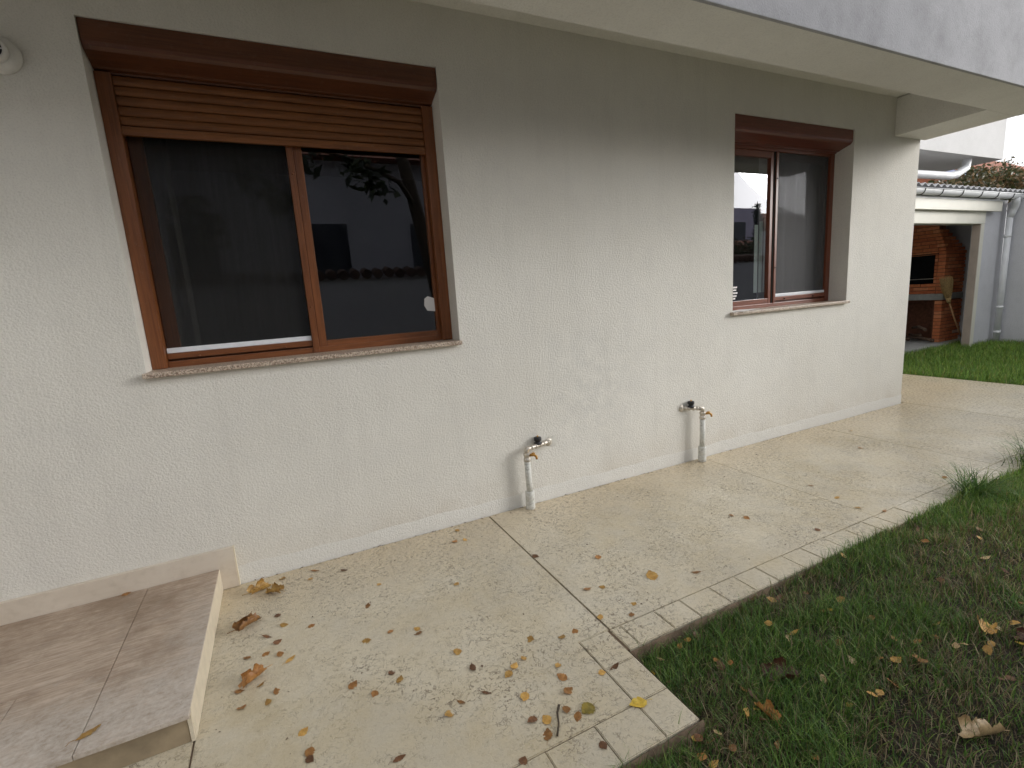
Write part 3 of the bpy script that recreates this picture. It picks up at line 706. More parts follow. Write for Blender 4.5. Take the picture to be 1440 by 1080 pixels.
# brick barbecue: every brick a part
bbq = thing('brick_barbecue', 'red brick barbecue with dark fire opening inside the shed', 'barbecue', (11.5, 2.3, 0))
brick_me = {}
def brick(x, y, z, lx, ly, mi=None):
    mi = mi if mi is not None else random.choices([0, 1, 2, 3], [6, 4, 3, .35])[0]
    key = (round(lx, 3), round(ly, 3), mi)
    if key not in brick_me:
        bm = bmesh.new(); bx(bm, 0, lx-.008, 0, ly-.008, 0, .054, .004 if False else 0)
        me = bpy.data.meshes.new('brick'); bm.to_mesh(me); bm.free(); me.materials.append(M['brick%d' % mi]); brick_me[key] = me
    o = bpy.data.objects.new('brick', brick_me[key]); COL.objects.link(o); o.parent = bbq
    o.location = Vector((x+random.uniform(-.003, .003), y+random.uniform(-.003, .003), z))-bbq.location
XF, YS = 11.2, 1.95
course = .065
for k in range(36):
    z = .02+k*course; zc = z+.03
    if .80 < zc < .93: continue
    dy = max(0, z-1.68)*.33; x1 = 11.95-max(0, z-1.68)*1.2
    if x1 < XF+.2: x1 = XF+.2
    off = (k % 2)*.12
    # side face bricks (running along x)
    x = XF; L0 = .24-off if off else .24
    first = True
    while x < x1-.02:
        L = min((.12 if off else .24) if first else .24, x1-x); first = False
        if L > .03: brick(x, YS+dy, z, L, .12)
        x += L
    # front face bricks (running along y)
    y = YS+dy+.12; ye = 3.15
    y += 0
    segs = []
    opn = (2.12, 2.95) if (1.10 < zc < 1.65) else ((2.085, 2.95) if zc < .8 else None)
    first = True
    while y < ye-.02:
        L = min(.12 if (off and first) else .24, ye-y); first = False
        if opn:
            if y < opn[1] and y+L > opn[0]:
                if y < opn[0]-.02: brick(XF, y, z, .12, opn[0]-y)
                y = opn[1]; continue
        brick(XF, y, z, .12, L); y += L
def bb(name, dims, mat, bev=0): return box(name, dims, mat, bbq, bev)
bb('core', (XF+.125, 11.93, YS+.125, 3.14, 1.66, 1.70), M['char'])
bb('side_backing', (XF+.006, 11.90, YS+.006, YS+.115, .02, 1.68), M['mortar'])
bb('front_backing', (XF+.006, XF+.112, YS+.12, 2.08, .02, 1.68), M['mortar'])
bb('front_backing', (XF+.006, XF+.112, 2.96, 3.14, .02, 1.68), M['mortar'])
keep(meshobj('hood_backing', prism([(XF+.008, 1.68), (11.90, 1.68), (11.43, 2.09), (11.40, 2.34), (XF+.008, 2.34)], YS+.13, 3.14, 1), M['mortar']), bbq)
bb('back_panel', (11.80, 11.90, YS+.12, 3.14, .93, 1.66), M['char'])
bb('back_panel', (11.80, 11.90, YS+.12, 3.14, .02, .80), M['mortar'])
bb('slab', (XF-.012, 11.93, YS-.012, 3.15, .812, .925), M['concrete'], .006)
bb('lintel', (XF-.004, XF+.12, 2.06, 3.0, 1.652, 1.668), M['dark'])
gr = bb('grate', (XF+.15, XF+.165, 2.12, 2.95, 1.20, 1.21), M['steel'])
for k in range(9):
    p = (11.12+random.uniform(-.05, .3), 2.2+random.uniform(0, .5), .05+random.uniform(0, .25))
    a = random.uniform(0, PI); L = random.uniform(.12, .3)
    bm = bmesh.new(); tube(bm, [(-L*math.cos(a), -L*math.sin(a), 0), (0, 0, random.uniform(-.02, .04)), (L*math.cos(a), L*math.sin(a), random.uniform(-.03, .05))], [.03, .028, .02], 7)
    o = meshobj('firewood_log', bm, M['firewood']); o.location = p
    tag(o, 'dark firewood log heaped under the brick barbecue', 'firewood', 'firewood logs under the barbecue')
# broom leaning upside down
br = thing('straw_broom', 'straw broom standing upside down against the brick barbecue', 'broom', (11.42, 1.72, 0))
tubeobj('broom_handle', [(11.50, 1.70, .02), (11.30, 1.78, .45), (11.17, 1.84, .80)], .014, M['stick'], br, 10)
tubeobj('binding', [(11.18, 1.835, .76), (11.14, 1.84, .86)], [.03, .045], M['straw'], br, 12)
bm = bmesh.new(); base = Vector((11.15, 1.84, .83))
for k in range(160):
    a = random.uniform(-1, 1); b = random.uniform(-1, 1); L = random.uniform(.32, .44)
    tip = base+Vector((-.13+a*.15, b*.06, L-.05*abs(a)))
    st0 = base+Vector((a*.03, b*.03, 0)); midp = st0.lerp(tip, .5)+Vector((a*.025, 0, 0))
    tube(bm, [st0, midp, tip], [.004, .004, .0025], 3, False)
keep(meshobj('bristles', bm, M['straw']), br)

# right boundary wall (beyond the downpipe)
bw = thing('boundary_wall', 'pale grey rendered boundary wall right of the shed downpipe', 'wall', (12.1, -2, 0))
bm = prism([(1.47, -.2), (1.47, 2.45), (1.36, 2.50), (1.24, 2.60), (1.05, 2.68), (-6.0, 2.68), (-6.0, -.2)], 12.03, 12.2, 0)
keep(meshobj('wall_panel', bm, M['grey_wall']), bw)

# ------------------------------------------------------------------ neighbouring house beyond
nb = thing('neighbour_house', 'white neighbouring house with jutting upper floor behind the shed', 'house', (14, 6, 0))
box('upper_floor', (9.0, 17.25, 3.5, 12, 4.01, 6.5), M['wall_white'], nb, .01)
box('lower_wall', (9.0, 14.95, 5.6, 11.9, -.2, 4.005), M['white'], nb)
tubeobj('waste_pipe', [(9.0, 3.75, 3.50), (15.3, 3.75, 3.59), (15.6, 3.74, 3.64), (15.95, 3.72, 3.80), (16.0, 3.72, 4.02)], .09, M['white'], nb, 16)
tubeobj('vertical_pipe', [(15.10, 5.5, 0), (15.10, 5.5, 4.0)], .09, M['white'], nb, 12)

# ------------------------------------------------------------------ leafy masses
def leafmass(n, sampler, size, cols, parent, name='crown', flat=.5, mat='foliage'):
    P = sampler(n); n = len(P)
    nrm = rng.normal(size=(n, 3)); nrm[:, 2] += flat; nrm /= np.linalg.norm(nrm, axis=1)[:, None]
    t = np.cross(nrm, rng.normal(size=(n, 3))); t /= np.linalg.norm(t, axis=1)[:, None]; b = np.cross(nrm, t)
    s = size*rng.uniform(.6, 1.35, (n, 1))
    c = np.array(cols)[rng.integers(0, len(cols), n)]*rng.uniform(.7, 1.3, (n, 1))
    V = np.stack([P-t*s, P+b*s*.45+nrm*s*.12, P+t*s, P-b*s*.45+nrm*s*.12], 1).reshape(-1, 3)
    F = np.arange(4*n).reshape(n, 4); C = np.repeat(c, 4, 0)
    o = npmesh(name, V, F, C, M[mat]); 
    if parent: keep(o, parent)
    return o
def blobs(cs):
    def f(n):
        out = []
        tot = sum(r**2 for _, r in cs)
        for c, r in cs:
            m = max(8, int(n*r*r/tot)); d = rng.normal(size=(m, 3)); d /= np.linalg.norm(d, axis=1)[:, None]
            d *= (rng.random((m, 1))**.4)*r*(1+.25*rng.normal(size=(m, 1))*.5); out.append(np.array(c)+d)
        return np.concatenate(out)
    return f
# climbing hedge with autumn colours, right behind the roof
hd = thing('ivy_hedge', 'tall climber hedge turning brown above the right boundary wall', 'hedge', (20, 5, 0))
cs = [((17.6+k*.42, 5.0+random.uniform(-.3, .3), 3.25+.55*min(1, k/5)+random.uniform(-.1, .12)), .50+random.uniform(0, .15)) for k in range(14)]
leafmass(9000, blobs(cs), .07, [(.10, .085, .03), (.16, .10, .045), (.05, .06, .02), (.24, .16, .08), (.07, .08, .03)], hd, 'foliage')
tubeobj('stem', [(20, 5.2, -.1), (20.1, 5.1, 3.3)], .12, M['bark'], hd, 8)
hd2 = thing('green_bush', 'fresh green bush between the neighbour wall and brown hedge', 'bush', (18, 7, 0))
leafmass(3500, blobs([((17.6, 7.2, 3.3), .7), ((18.5, 7.4, 3.5), .7), ((16.9, 7.5, 3.9), .6), ((19.3, 7.4, 3.6), .6)]), .07, [(.12, .22, .05), (.18, .28, .07), (.08, .15, .03)], hd2, 'foliage')
tubeobj('stem', [(18, 7.2, -.1), (18, 7.2, 3.4)], .08, M['bark'], hd2, 8)
fh_ = thing('far_roof_house', 'distant house with red tiled roof beyond the brown hedge', 'house', (38, 11, 0))
box('wall', (33, 46, 10, 18, -.2, 5.6), M['beige'], fh_)
keep(meshobj('roof', prism([(9.2, 5.5), (14, 8.2), (18.8, 5.5)], 35.6, 46.5, 0), M['tile_red']), fh_)
fh2 = thing('blue_roof_shed', 'distant low building with bluish sheet roof beyond the hedge', 'building', (30, 10, 0))
keep(meshobj('roof', prism([(7.8, 4.9), (12, 6.7), (12, 6.6), (7.8, 4.8)], 27, 34.5, 0), M['tile_blue']), fh2)
box('wall', (27.2, 34.4, 8, 12, -.2, 4.8), M['white'], fh2)

# ------------------------------------------------------------------ opposite side (reflected in the panes)
ow = thing('opposite_wall', 'long rendered garden wall with tiled coping reflected in the windows', 'wall', (4, -6.1, 0))
box('wall_panel', (-8, 22, -6.2, -6.0, -.2, 1.93), M['grey_wall2'], ow)
bm = bmesh.new(); 
tile_bm = bmesh.new(); tube(tile_bm, [(0, .14, 0), (0, -.16, .07)], [.085, .075], 8); tile_me = bpy.data.meshes.new('coping_tile'); tile_bm.to_mesh(tile_me); tile_bm.free(); tile_me.materials.append(M['tile_dark'])
for k in range(150):
    o = bpy.data.objects.new('coping_tile', tile_me); COL.objects.link(o); o.parent = ow
    o.location = Vector((-8+.2*k, -6.05, 1.97+random.uniform(-.01, .01)))-ow.location; o.rotation_euler.z = random.uniform(-.05, .05)
oh = thing('opposite_house', 'grey neighbouring house across the garden reflected in the large window', 'house', (0, -9, 0))
box('wall', (-8, 7.6, -13, -8.3, -.2, 4.5), M['opp'], oh)
keep(meshobj('roof', prism([(-13.5, 4.5), (-10.6, 5.5), (-7.9, 4.5)], -8.4, 8.0, 0), M['tile_red']), oh)
for x in (-5.2, -1.6, .9, 3.1, 5.8):
    f = box('window', (x-.05, x+.85, -8.305, -8.27, 1.95, 3.25), M['opp'], oh)
    box('pane', (x+.0, x+.8, -8.2695, -8.255, 2.0, 3.2), M['pane_far']).parent = f
ap = thing('lilac_apartment_block', 'distant lilac apartment block reflected in the smaller window', 'building', (27, -24, 0))
box('wall', (20, 30.9, -28, -20.5, -.2, 6.2), M['lilac'], ap)
for i in range(4):
    for j in range(2): box('window', (22.6+1.9*i, 23.7+1.9*i, -20.5, -20.46, 1.6+2.4*j, 2.9+2.4*j), M['pane_far'], ap)
be = thing('beige_house', 'distant beige house reflected in the fly screened pane', 'house', (35, -22, 0))
box('wall', (31.6, 38, -26, -20.5, -.2, 4.7), M['beige'], be); keep(meshobj('roof', prism([(-26.5, 4.7), (-23.2, 6.4), (-20, 4.7)], 31.2, 38.4, 0), M['tile_red']), be)
rh = thing('low_tiled_house', 'low tiled roofs beyond the garden wall reflected in the smaller window', 'house', (16, -13, 0))
box('wall', (11, 24, -15, -12, -.2, 2.2), M['beige'], rh); keep(meshobj('roof', prism([(-15.4, 2.2), (-13.5, 3.3), (-11.6, 2.2)], 10.7, 24.3, 0), M['tile_red']), rh)
cy = thing('cypress_tree', 'dark pointed cypress beside the lilac block reflected in the pane', 'tree', (27.4, -18, 0))
cs = [((27.4+random.uniform(-.1, .1), -18+random.uniform(-.1, .1), .8+k*.42), .55*(1-k/14)**.7+.08) for k in range(13)]
leafmass(5000, blobs(cs), .08, [(.02, .035, .02), (.03, .05, .025)], cy); tubeobj('trunk', [(27.4, -18, -.2), (27.4, -18, 4)], [.12, .04], M['bark'], cy, 8)

gb = thing('garden_shrub', 'dark shrubs above the garden wall reflected in the smaller window', 'shrub', (14, -8, 0))
leafmass(9000, blobs([((10.5+k*.75, -8+random.uniform(-.3, .3), 2.0+random.uniform(-.1, .35)), .55) for k in range(9)]), .06, [(.03, .05, .02), (.05, .065, .025), (.10, .06, .03)], gb)
tubeobj('stem', [(13, -8, -.2), (13, -8, 2)], .06, M['bark'], gb, 8)
# broad leaved tree behind the viewpoint
tr = thing('garden_tree', 'dark garden tree with big drooping leaves reflected in the large window', 'tree', (2.7, -4.6, 0))
tubeobj('trunk', [(2.75, -4.6, -.15), (2.55, -4.55, .9), (2.35, -4.5, 2.0), (2.2, -4.5, 2.85), (2.05, -4.5, 3.6), (1.8, -4.5, 4.3)], [.13, .12, .11, .10, .09, .06], M['bark'], tr, 12)
limbs = [[(2.2, -4.5, 2.85), (1.9, -4.2, 3.15), (1.3, -4.0, 3.35), (.66, -4.0, 3.5), (.2, -3.95, 3.1)], [(2.05, -4.5, 3.6), (1.2, -4.6, 4.2), (.2, -4.4, 4.0), (-.65, -4.1, 3.3), (-.7, -4.0, 2.8)], [(1.8, -4.5, 4.3), (2.4, -5, 5.0), (3, -5.2, 5.3)], [(1.8, -4.5, 4.3), (1.0, -5, 5.0)]]
for L in limbs: tubeobj('limb', L, [.045, .035, .025, .018, .01][:len(L)], M['bark'], tr, 8)
lf = [((x, y, z-.12), .26) for x, y, z in ((1.6, -4.05, 3.2), (1.3, -4, 3.35), (.66, -4, 3.5), (.24, -3.95, 2.95), (-.7, -4, 2.8), (-.6, -4.05, 2.55), (-.1, -4.1, 3.3))]
lf += [((.6+random.uniform(-1.6, 2.4), -5+random.uniform(-.8, .6), 4.8+random.uniform(-.4, .9)), .55) for k in range(9)]
leafmass(1900, blobs(lf), .10, [(.03, .045, .015), (.045, .06, .02), (.02, .03, .012)], tr)

t2 = thing('added_shade_tree', 'added leafy tree out of view at the lawn side, shading the near wall', 'tree', (6.6, -5.1, 0))  # unseen tree added to dim sun and sky on the left wall
tubeobj('trunk', [(6.6, -5.1, -.15), (6.55, -5.1, 1.5), (6.65, -5.15, 3.0), (6.6, -5.1, 4.4)], [.12, .10, .08, .04], M['bark'], t2, 10)
for L in ([(6.6, -5.1, 2.4), (5.6, -5.0, 3.4)], [(6.65, -5.1, 2.8), (7.6, -5.3, 3.9)], [(6.6, -5.1, 3.2), (6.2, -5.6, 4.6)]): tubeobj('limb', L, [.05, .02], M['bark'], t2, 7)
leafmass(15000, blobs([((6.6+1.5*math.cos(k*1.3), -5.2+.7*math.sin(k*2.1), 4.0+1.0*math.sin(k*.9)), .85) for k in range(11)]), .06, [(.05, .075, .02), (.08, .09, .025), (.16, .12, .03), (.04, .06, .02)], t2)
# ------------------------------------------------------------------ grass
def blades(name, X, Y, Z, H, Wd, lean, C, mat, kindlabel, curl=1.0):
    n = len(X); az = rng.uniform(0, 2*PI, n); dx, dy = np.cos(az), np.sin(az)
    px, py = -dy, dx
    tt = np.array([0, .38, .72, 1.0]); V = []
    for i, t in enumerate(tt):
        w = Wd*(1, .85, .5, 0)[i]/2
        ox = dx*lean*H*(t**1.7); oy = dy*lean*H*(t**1.7); z = Z+H*t*np.sqrt(np.clip(1-(lean*t*.75)**2, .05, 1))*1.0
        V.append(np.stack([X+ox+px*w, Y+oy+py*w, z], 1)); 
        if i < 3: V.append(np.stack([X+ox-px*w, Y+oy-py*w, z], 1))
    V = np.stack(V, 1).reshape(-1, 3)             # 7 per blade
    b = np.arange(n)[:, None]*7
    T = np.array([[0, 1, 3], [0, 3, 2], [2, 3, 5], [2, 5, 4], [4, 5, 6]])
    F = (b[:, :, None]+T[None]).reshape(-1, 3)
    shade = np.repeat(C, 7, 0)
    o = npmesh(name, V, F, shade, M[mat]); o['kind'] = 'stuff'; return o
def pick(cols, w, n):
    c = np.array(cols)[rng.choice(len(cols), n, p=np.array(w)/sum(w))]; return c*rng.uniform(.7, 1.3, (n, 1))
GREEN = [(.065, .15, .022), (.10, .21, .032), (.15, .245, .042), (.045, .10, .02), (.21, .27, .065)]
DRY = [(.26, .20, .11), (.18, .13, .07), (.36, .30, .18), (.12, .09, .045)]
def lawn(n, x0, x1, y0, y1, name, big=1.0, green_only=False):
    X = rng.uniform(x0, x1, n); Y = rng.uniform(y0, y1, n)
    m = ((X > 1.078) & (Y < -1.423)) | (Y < -1.79) | (X > 7.67)
    m &= ~((X > 7.9) & (Y > 1.75))
    g = fnoise(X, Y, 2.3, 11); d2 = fnoise(X, Y, 7, 21)
    near_bare = np.clip((2.9-X)/1.0, 0, 1)*.24*np.clip((-1.50-Y)/.1, 0, 1) if not green_only else 0
    # clumpy: density follows the noise, thin towards the near corner
    dens = np.clip((g*.55+d2*.6-.27-near_bare*.5)*3.6, .42, 1) if not green_only else np.ones(n)
    m &= rng.random(n) < dens
    X, Y, g, d2 = X[m], Y[m], g[m], d2[m]; n = len(X)
    H = (.022+.045*rng.random(n)**1.5)*(.7+.8*g)*big
    C = pick(GREEN, [3, 4, 3, 3, 1.5], n)
    dry = rng.random(n) < (np.clip((.54-g)*2.0+np.clip((2.4-X)*.2, 0, .12), .06, .42) if not green_only else .02)
    C[dry] = pick(DRY, [3, 3, 1.5, 3], n)[dry]
    lush = np.clip((X-2.2)/2.5, 0, 1)[:, None]; C = C*(1+.55*lush*np.array([1.25, 1.0, .5]))
    return blades(name, X, Y, ground_z(X, Y)-.004, H, rng.uniform(.0016, .0034, n)*big, rng.uniform(.15, 1.0, n), C, 'grass', '')
a = lawn(300000, .3, 5.2, -3.6, -1.42, 'lawn_grass', 1.12); tag(a, 'patchy green lawn grass beside the paving edge', 'grass')
a = lawn(60000, 5.2, 12.0, -5.9, -1.42, 'lawn_grass', 1.8, True); tag(a, 'lush lawn grass farther along beside the paving', 'grass')
a = lawn(50000, -5, 5.2, -5.9, -3.6, 'lawn_grass', 1.4); tag(a, 'lawn grass on the garden side away from the house', 'grass')
a = lawn(70000, 7.66, 11.98, -1.42, 1.9, 'lawn_grass', 1.9, True); tag(a, 'dense dark green grass strip in front of the shed', 'grass')
# matted thatch, lying nearly flat
n = 52000; X = rng.uniform(.5, 5, n); Y = rng.uniform(-3.2, -1.43, n); m = ((X > 1.08) | (Y < -1.79)) & (rng.random(n) < np.clip((fnoise(X, Y, 3.2, 31)-.33)*4, .2, 1)*np.clip((4.2-X)/2, .12, 1)); X, Y = X[m], Y[m]; n = len(X)
a = blades('thatch', X, Y, ground_z(X, Y)+rng.uniform(.000, .012, n), rng.uniform(.03, .075, n)*.55, rng.uniform(.0012, .0028, n), rng.uniform(1.1, 1.9, n), pick(DRY+[(.09, .10, .04)], [3, 3, 1.2, 4, 4], n), 'grass', '')
tag(a, 'matted dead grass thatch lying between the green tufts', 'thatch')
# taller tufts that lean over the paving edge
def tuft(cx, cy, n, r, h, lab):
    X = cx+rng.normal(0, r, n); Y = cy+rng.normal(0, r*.6, n)
    o = blades('grass_tuft', X-cx, Y-cy, np.zeros(n)-.02, h*rng.uniform(.5, 1.1, n), rng.uniform(.003, .0055, n)*(1 if cx > 2.4 else .6), rng.uniform(.5, 1.25, n), pick(GREEN, [4, 3, 1, 4, 1], n), 'grass', '')
    del o['kind']; o.location = (cx, cy, -.02); tag(o, lab, 'grass tuft')
tuft(3.76, -1.445, 340, .055, .24, 'dark spiky grass tuft leaning over the paving edge, nearer one')
tuft(4.72, -1.46, 480, .10, .27, 'dark spiky grass tuft at the right edge, farther along the lawn')
for cx, cy, n, h, lab in ((1.12, -1.44, 9, .07, 'few thin grass blades at the inner paving corner'), (1.80, -1.445, 16, .075, 'sparse grass blades overhanging the border tiles mid-way'), (2.62, -1.445, 16, .10, 'thin grass blades over the border where it narrows'), (3.02, -1.45, 26, .09, 'low grass tuft against the far border tiles'),
                       (1.09, -1.62, 16, .075, 'grass blades arching over the corner border tile'), (.98, -1.80, 9, .085, 'two thin stalks at the outer paving corner')):
    tuft(cx, cy, n, .03, h, lab)

# ------------------------------------------------------------------ fallen leaves
def leaf_mesh(kind, mat, seed, size):
    rnd = random.Random(seed); bm = bmesh.new(); rows = 11
    wid = {'birch': .74, 'long': .40, 'round': .95}[kind]; mid = []; Lf = []; Rt = []
    cup = rnd.uniform(-.35, .45); curl = rnd.uniform(-.5, .6); tw = rnd.uniform(-.25, .25)
    for i in range(rows):
        t = i/(rows-1)
        w = math.sin(PI*min(1, t**.72 if kind != 'long' else t))**(.85)*wid*.5 if 0 < t < 1 else 0
        w = max(w, 0)*(1 if t < .6 else 1-.25*(t-.6)/.4)
        se = 1+.10*(1 if i % 2 else -1)
        x = t-.5; z = curl*(x*x)*.6+.02*rnd.uniform(-1, 1)
        mid.append(bm.verts.new((x, tw*x*x, z)))
        Lf.append([bm.verts.new((x+.05*w, w*.55+tw*x*x, z+abs(cup)*w*.25*(1 if cup > 0 else -1)+.012*rnd.uniform(-1, 1))), bm.verts.new((x+.08*w, w*se+tw*x*x, z+cup*w*.8+.03*rnd.uniform(-1, 1)))])
        Rt.append([bm.verts.new((x+.05*w, -w*.55+tw*x*x, z+abs(cup)*w*.25*(1 if cup > 0 else -1)+.012*rnd.uniform(-1, 1))), bm.verts.new((x+.08*w, -w*se+tw*x*x, z+cup*w*.8+.03*rnd.uniform(-1, 1)))])
    for i in range(rows-1):
        for A in (Lf, Rt):
            a = [mid[i], mid[i+1], A[i+1][0], A[i][0]]; b = [A[i][0], A[i+1][0], A[i+1][1], A[i][1]]
            for f in (a, b):
                f = bm.faces.new(f if A is Rt else f[::-1]); f.smooth = True
    # stalk
    tube(bm, [(-.5, 0, mid[0].co.z), (-.66, .03, mid[0].co.z+.02), (-.82, .09*rnd.uniform(-1, 1), mid[0].co.z+.01)], [.012, .010, .012], 4)
    bmesh.ops.remove_doubles(bm, verts=bm.verts[:], dist=1e-5)
    zmin = min(v.co.z for v in bm.verts)
    for v in bm.verts: v.co.z -= zmin; v.co *= size
    me = bpy.data.meshes.new('fallen_leaf'); bm.to_mesh(me); bm.free(); me.materials.append(mat); return me
LM = {}
for mt in ('l_brown', 'l_rust', 'l_ochre', 'l_yellow', 'l_tan', 'l_green'):
    LM[mt] = [leaf_mesh('birch', M[mt], 10+k, .045) for k in range(4)]+[leaf_mesh('round', M[mt], 30, .040), leaf_mesh('long', M[mt], 40, .055)]
CN = {'l_brown': 'dark brown', 'l_rust': 'rust brown', 'l_ochre': 'ochre', 'l_yellow': 'yellow', 'l_tan': 'pale tan', 'l_green': 'olive green'}
def leaf(x, y, z, mt, where, k=None, s=1, tilt=.12, rz=None):
    k = random.randrange(6) if k is None else k
    o = bpy.data.objects.new('fallen_leaf', LM[mt][k]); COL.objects.link(o)
    o.location = (x, y, z); o.rotation_euler = (random.uniform(-tilt, tilt), random.uniform(-tilt, tilt), random.uniform(0, 6.28) if rz is None else rz); o.scale = (s, s, s)
    tag(o, 'small %s fallen leaf %s' % (CN[mt], where), 'leaf', '%s leaves %s' % (CN[mt], where)); return o
PA = [(-0.148,-0.074),(-0.017,-0.162),(0.156,-0.173),(0.014,-0.088),(0.298,-0.418),(0.642,-0.628),(0.214,-0.569),(0.842,-0.083),(0.778,-0.207),(0.839,-0.221),(-0.175,-0.415),(-0.148,-0.510),(-0.036,-0.585),(-0.218,-0.557),(-0.176,-0.621),(-0.293,-0.662),(-0.220,-0.680),(-0.166,-0.711),(-0.131,-0.768),(0.268,-0.813),(0.376,-0.857),(0.373,-0.888),(0.167,-0.821),(0.486,-1.085),(0.507,-1.193),(0.222,-1.059),(0.243,-1.107),(0.080,-1.045),(0.144,-1.131),(-0.309,-0.853),(-0.181,-0.926),(-0.237,-0.860),(-0.297,-0.945),(-0.211,-0.966),(-0.100,-1.172),(-0.088,-1.268),(-0.088,-1.294),(0.164,-1.432),(0.411,-1.328),(0.356,-1.354),(0.504,-1.333)]
PB = [(0.771,-1.171),(0.892,-1.225),(0.955,-1.224),(0.698,-1.250),(0.650,-1.269),(0.610,-1.296),(0.794,-1.352),(0.918,-1.466),(0.975,-1.468),(0.778,-1.408),(0.765,-1.474),(0.615,-1.420),(0.714,-1.540),(0.731,-1.583),(0.636,-1.539),(0.593,-1.517),(0.611,-1.590),(0.501,-1.631),(0.742,-1.711),(1.098,-1.207),(1.167,-1.004),(1.239,-1.030),(1.281,-1.207),(1.226,-1.261),(1.104,-0.611),(1.381,-0.804)]
PC = [(2.339,-0.846),(2.383,-0.917),(1.701,-1.174),(2.576,-1.222),(3.024,-1.180),(3.098,-1.289),(3.067,-1.034),(3.125,-0.826),(4.143,-0.581),(4.563,-0.269),(3.925,-1.226)]
def zone(x, y):
    if x > 2: return 'on the far stretch of paving'
    if x > 1.09: return 'beyond the dark joint'
    if y < -1.3 and x > .85: return 'on the corner border tiles'
    if x < -.1: return 'beside the entrance step'
    if y > -.3: return 'at the wall foot'
    if y < -1.05 and x > .45: return 'near the lawn corner'
    return 'in the middle of the near paving'
for (x, y) in PA+PB+PC:
    mt = random.choices(['l_brown', 'l_rust', 'l_ochre'], [1.8, 4, 6])[0]
    if y < -1.1 and x < .6: mt = random.choice(['l_brown', 'l_ochre', 'l_brown', 'l_rust'])
    leaf(x, y, .0012, mt, zone(x, y), s=random.uniform(.7, 1.0), tilt=.25)
def special(x, y, z, mt, k, s, rz, lab, tilt=.1):
    o = leaf(x, y, z, mt, '', k, s, tilt, rz); del o['group']; o['label'] = lab; return o
special(.940, -1.638, .002, 'l_yellow', 1, 1.45, 2.9, 'bright yellow leaf lying across the corner border tiles')
special(.778, -1.575, .002, 'l_green', 4, 1.35, 3.4, 'olive green and yellow round leaf beside the twig')
special(1.501, -1.080, .002, 'l_ochre', 0, 1.7, 1.2, 'curled orange leaf alone on the paving beyond the joint', .4)
special(-.711, -.964, .1225, 'l_ochre', 5, 1.25, .5, 'ochre leaf lying near the front edge of the step')
special(-.815, -.035, .1225, 'l_rust', 1, .9, .4, 'rust leaf on the step against the skirting')
LN = [(1.777,-1.430),(2.417,-1.378),(1.843,-1.479),(1.878,-1.493),(1.687,-1.577),(1.301,-1.467),(1.351,-1.460),(1.402,-1.462),(1.094,-1.432),(1.110,-1.513),(1.187,-1.481),(1.416,-1.546),(1.345,-1.632),(1.381,-1.645),(1.663,-1.687),(1.713,-1.671),(1.744,-1.756),(1.939,-1.651),(2.066,-1.648),(1.797,-1.800),(1.733,-1.880),(1.819,-1.930),(1.850,-1.966),(2.181,-1.941),(2.016,-1.954),(1.911,-2.019),(2.088,-2.040),(2.319,-2.072),(2.389,-2.097),(2.279,-2.148),(2.783,-1.711),(3.112,-1.718),(2.527,-1.806),(2.841,-1.607),(3.731,-1.504),(1.314,-1.794),(1.320,-1.757),(1.258,-1.879),(1.311,-1.874),(1.072,-1.833),(1.217,-1.957),(1.108,-1.887),(1.576,-2.088),(1.579,-2.200),(1.743,-2.011),(1.660,-2.010),(2.140,-2.110),(2.062,-2.197),(1.034,-1.804),(0.997,-1.865),(1.018,-1.894),(1.266,-2.046),(1.112,-1.823),(1.283,-1.836),(1.236,-1.831),(2.028,-2.185)]
for k in range(48): LN.append((random.uniform(1.0, 4.2), random.uniform(-2.5, -1.5)))
for (x, y) in LN:
    if y > -1.43: y = -1.45
    if x < 1.085 and y > -1.8: y = -1.81
    mt = random.choices(['l_rust', 'l_ochre', 'l_yellow', 'l_tan', 'l_brown'], [5, 4, .7, 2, 4])[0]
    wz = 'against the paving edge' if y > -1.53 or (x < 1.15) else ('in the thin near grass' if x < 1.6 else ('in the mid lawn' if y > -1.9 else 'low on the near lawn') if x < 2.3 else 'in the greener far lawn')
    leaf(x, y, float(ground_z(x, y))+random.uniform(.016, .032), mt, wz, s=random.uniform(.6, 1.0), tilt=.6)

def screen_x(p):
    d = Vector(p)-Vector((0, -2.79125, 1.4)); return d.dot(r2)/d.dot(fw)
ORD = ['leftmost', 'second from the left', 'third from the left', 'fourth from the left', 'fifth from the left', 'sixth from the left', 'seventh from the left', 'eighth from the left', 'ninth from the left', 'tenth from the left', 'eleventh from the left', 'twelfth from the left']
G_ = {}
for o in bpy.data.objects:
    if o.name.startswith('fallen_leaf') and o.get('group'): G_.setdefault(o['group'], []).append(o)
for g_, L_ in G_.items():
    L_.sort(key=lambda o: screen_x(o.location))
    if len(L_) > 1:
        for i, o in enumerate(L_):
            if i < len(ORD): o['label'] = '%s of the %s' % (ORD[i], g_)
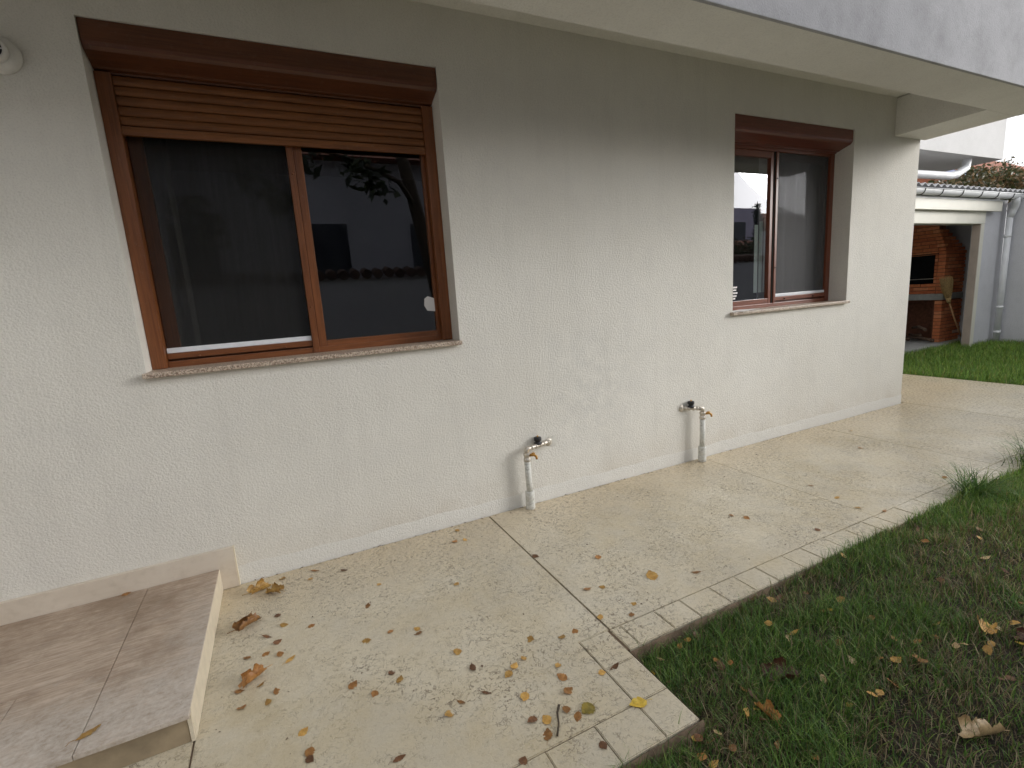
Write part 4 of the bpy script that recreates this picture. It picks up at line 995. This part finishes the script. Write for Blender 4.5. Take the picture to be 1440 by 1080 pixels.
# large lobed leaves, crumpled
def big_leaf(name, mat, size, crumple, seed, roll=0):
    rnd = random.Random(seed); bm = bmesh.new(); NR, NA = 7, 44; rings = []
    for i in range(NR+1):
        ring = []
        for k in range(NA):
            a = 2*PI*k/NA; lob = .55+.45*abs(math.cos(2.5*a))**.7; lob *= 1+.08*math.sin(17*a)
            r = lob*i/NR*size; x, y = r*math.cos(a), r*math.sin(a)
            nz_ = mn.noise(Vector((x*9/size*.35, y*9/size*.35, seed)))*crumple*size+mn.noise(Vector((x*3/size, y*3/size, seed+5)))*crumple*size*1.2
            z = nz_*(i/NR)+.03*size*math.cos(5*a)*(i/NR)
            if roll:
                th = y/(size*roll); rr = size*roll; y2 = rr*math.sin(th); z = rr*(1-math.cos(th))+z*.25; y = y2
            ring.append(bm.verts.new((x, y, z)))
        rings.append(ring)
    for a, b in zip(rings, rings[1:]):
        for k in range(NA):
            f = bm.faces.new([a[k], a[(k+1) % NA], b[(k+1) % NA], b[k]]); f.smooth = True
    bmesh.ops.remove_doubles(bm, verts=bm.verts[:], dist=1e-6)
    tube(bm, [(size*-.5, 0, 0), (size*-.9, .05*size, .1*size), (size*-1.35, .2*size, .06*size)], [size*.02]*3, 5)
    zm = min(v.co.z for v in bm.verts)
    for v in bm.verts: v.co.z -= zm
    return meshobj(name, bm, mat)
def place(o, x, y, z, rx, ry, rz, lab):
    o.location = (x, y, z); o.rotation_euler = (rx, ry, rz); tag(o, lab, 'leaf'); return o
place(big_leaf('crumpled_leaf', M['l_ochre'], .062, .7, 2, .40), -.255, -.135, .004, 0, .1, .5, 'large crumpled tan leaf in the corner by the skirting end')
place(big_leaf('crumpled_leaf', M['l_ochre'], .05, .6, 12, .5), -.185, -.20, .003, 0, .1, 2.5, 'smaller torn tan leaf beside the skirting corner leaf')
place(big_leaf('crumpled_leaf', M['l_rust'], .066, .8, 3, .32), -.300, -.430, .004, .1, .1, .7, 'large rolled rust brown leaf midway along the step side')
place(big_leaf('crumpled_leaf', M['l_rust'], .055, .8, 4, .38), -.262, -.815, .004, 0, .15, 3.6, 'crumpled brown leaf with stalk, nearest along the step side')
place(big_leaf('dead_leaf', M['l_red'], .068, .5, 6, .55), 1.485, -1.775, float(ground_z(1.48, -1.77))+.018, .1, -.1, -.5, 'big dark maroon leaf lying on the near lawn')
place(big_leaf('dead_leaf', M['l_tan'], .070, .12, 8, .42), 1.745, -2.245, float(ground_z(1.75, -2.25))+.020, .5, -.12, 2.9, 'large rolled tan leaf in the bottom right of the lawn')
place(big_leaf('dead_leaf', M['l_rust'], .045, .3, 9, .5), 1.295, -1.862, float(ground_z(1.3, -1.86))+.02, .2, 0, 1.5, 'curled copper coloured leaf in the thin grass near the corner')
place(big_leaf('dead_leaf', M['l_red'], .05, .3, 19, .5), 2.33, -2.16, float(ground_z(2.33, -2.16))+.02, .2, 0, 2.5, 'curled reddish leaf at the right side of the lawn')
place(big_leaf('dead_leaf', M['l_ochre'], .045, .3, 20, .6), 2.28, -2.05, float(ground_z(2.3, -2.07))+.02, .2, 0, .5, 'ochre torn leaf at the right side of the lawn')
tw = tubeobj('twig', [(.700, -1.515, .006), (.678, -1.540, .008), (.662, -1.575, .006), (.634, -1.612, .005)], [.0045, .0035, .003, .0035], M['bark'], None, 7)
tag(tw, 'short dark twig lying on the paving among leaves', 'twig')
# crumbs of bark and dirt along the wall foot
bm = bmesh.new()
for k in range(420):
    x = random.choice([random.uniform(-.3, 5.8), random.uniform(-.3, 2.5)]); y = -abs(random.gauss(.004, .012)); s = random.uniform(.0015, .005)
    if random.random() < .35: x, y = random.uniform(-.4, 3.5), random.uniform(-1.25, -.02)
    c = Vector((x, y-.004, .001)); vs = [bm.verts.new(c+Vector((random.uniform(-s, s)*1.6, random.uniform(-s, s)*1.6, z))) for z in (0, 0, 0, s*.8)]
    for f in ((0, 1, 3), (1, 2, 3), (2, 0, 3)): bm.faces.new([vs[i] for i in f])
o = meshobj('dirt_crumbs', bm, M['firewood']); tag(o, 'dark crumbs of dirt scattered on the paving', 'dirt', kind='stuff')
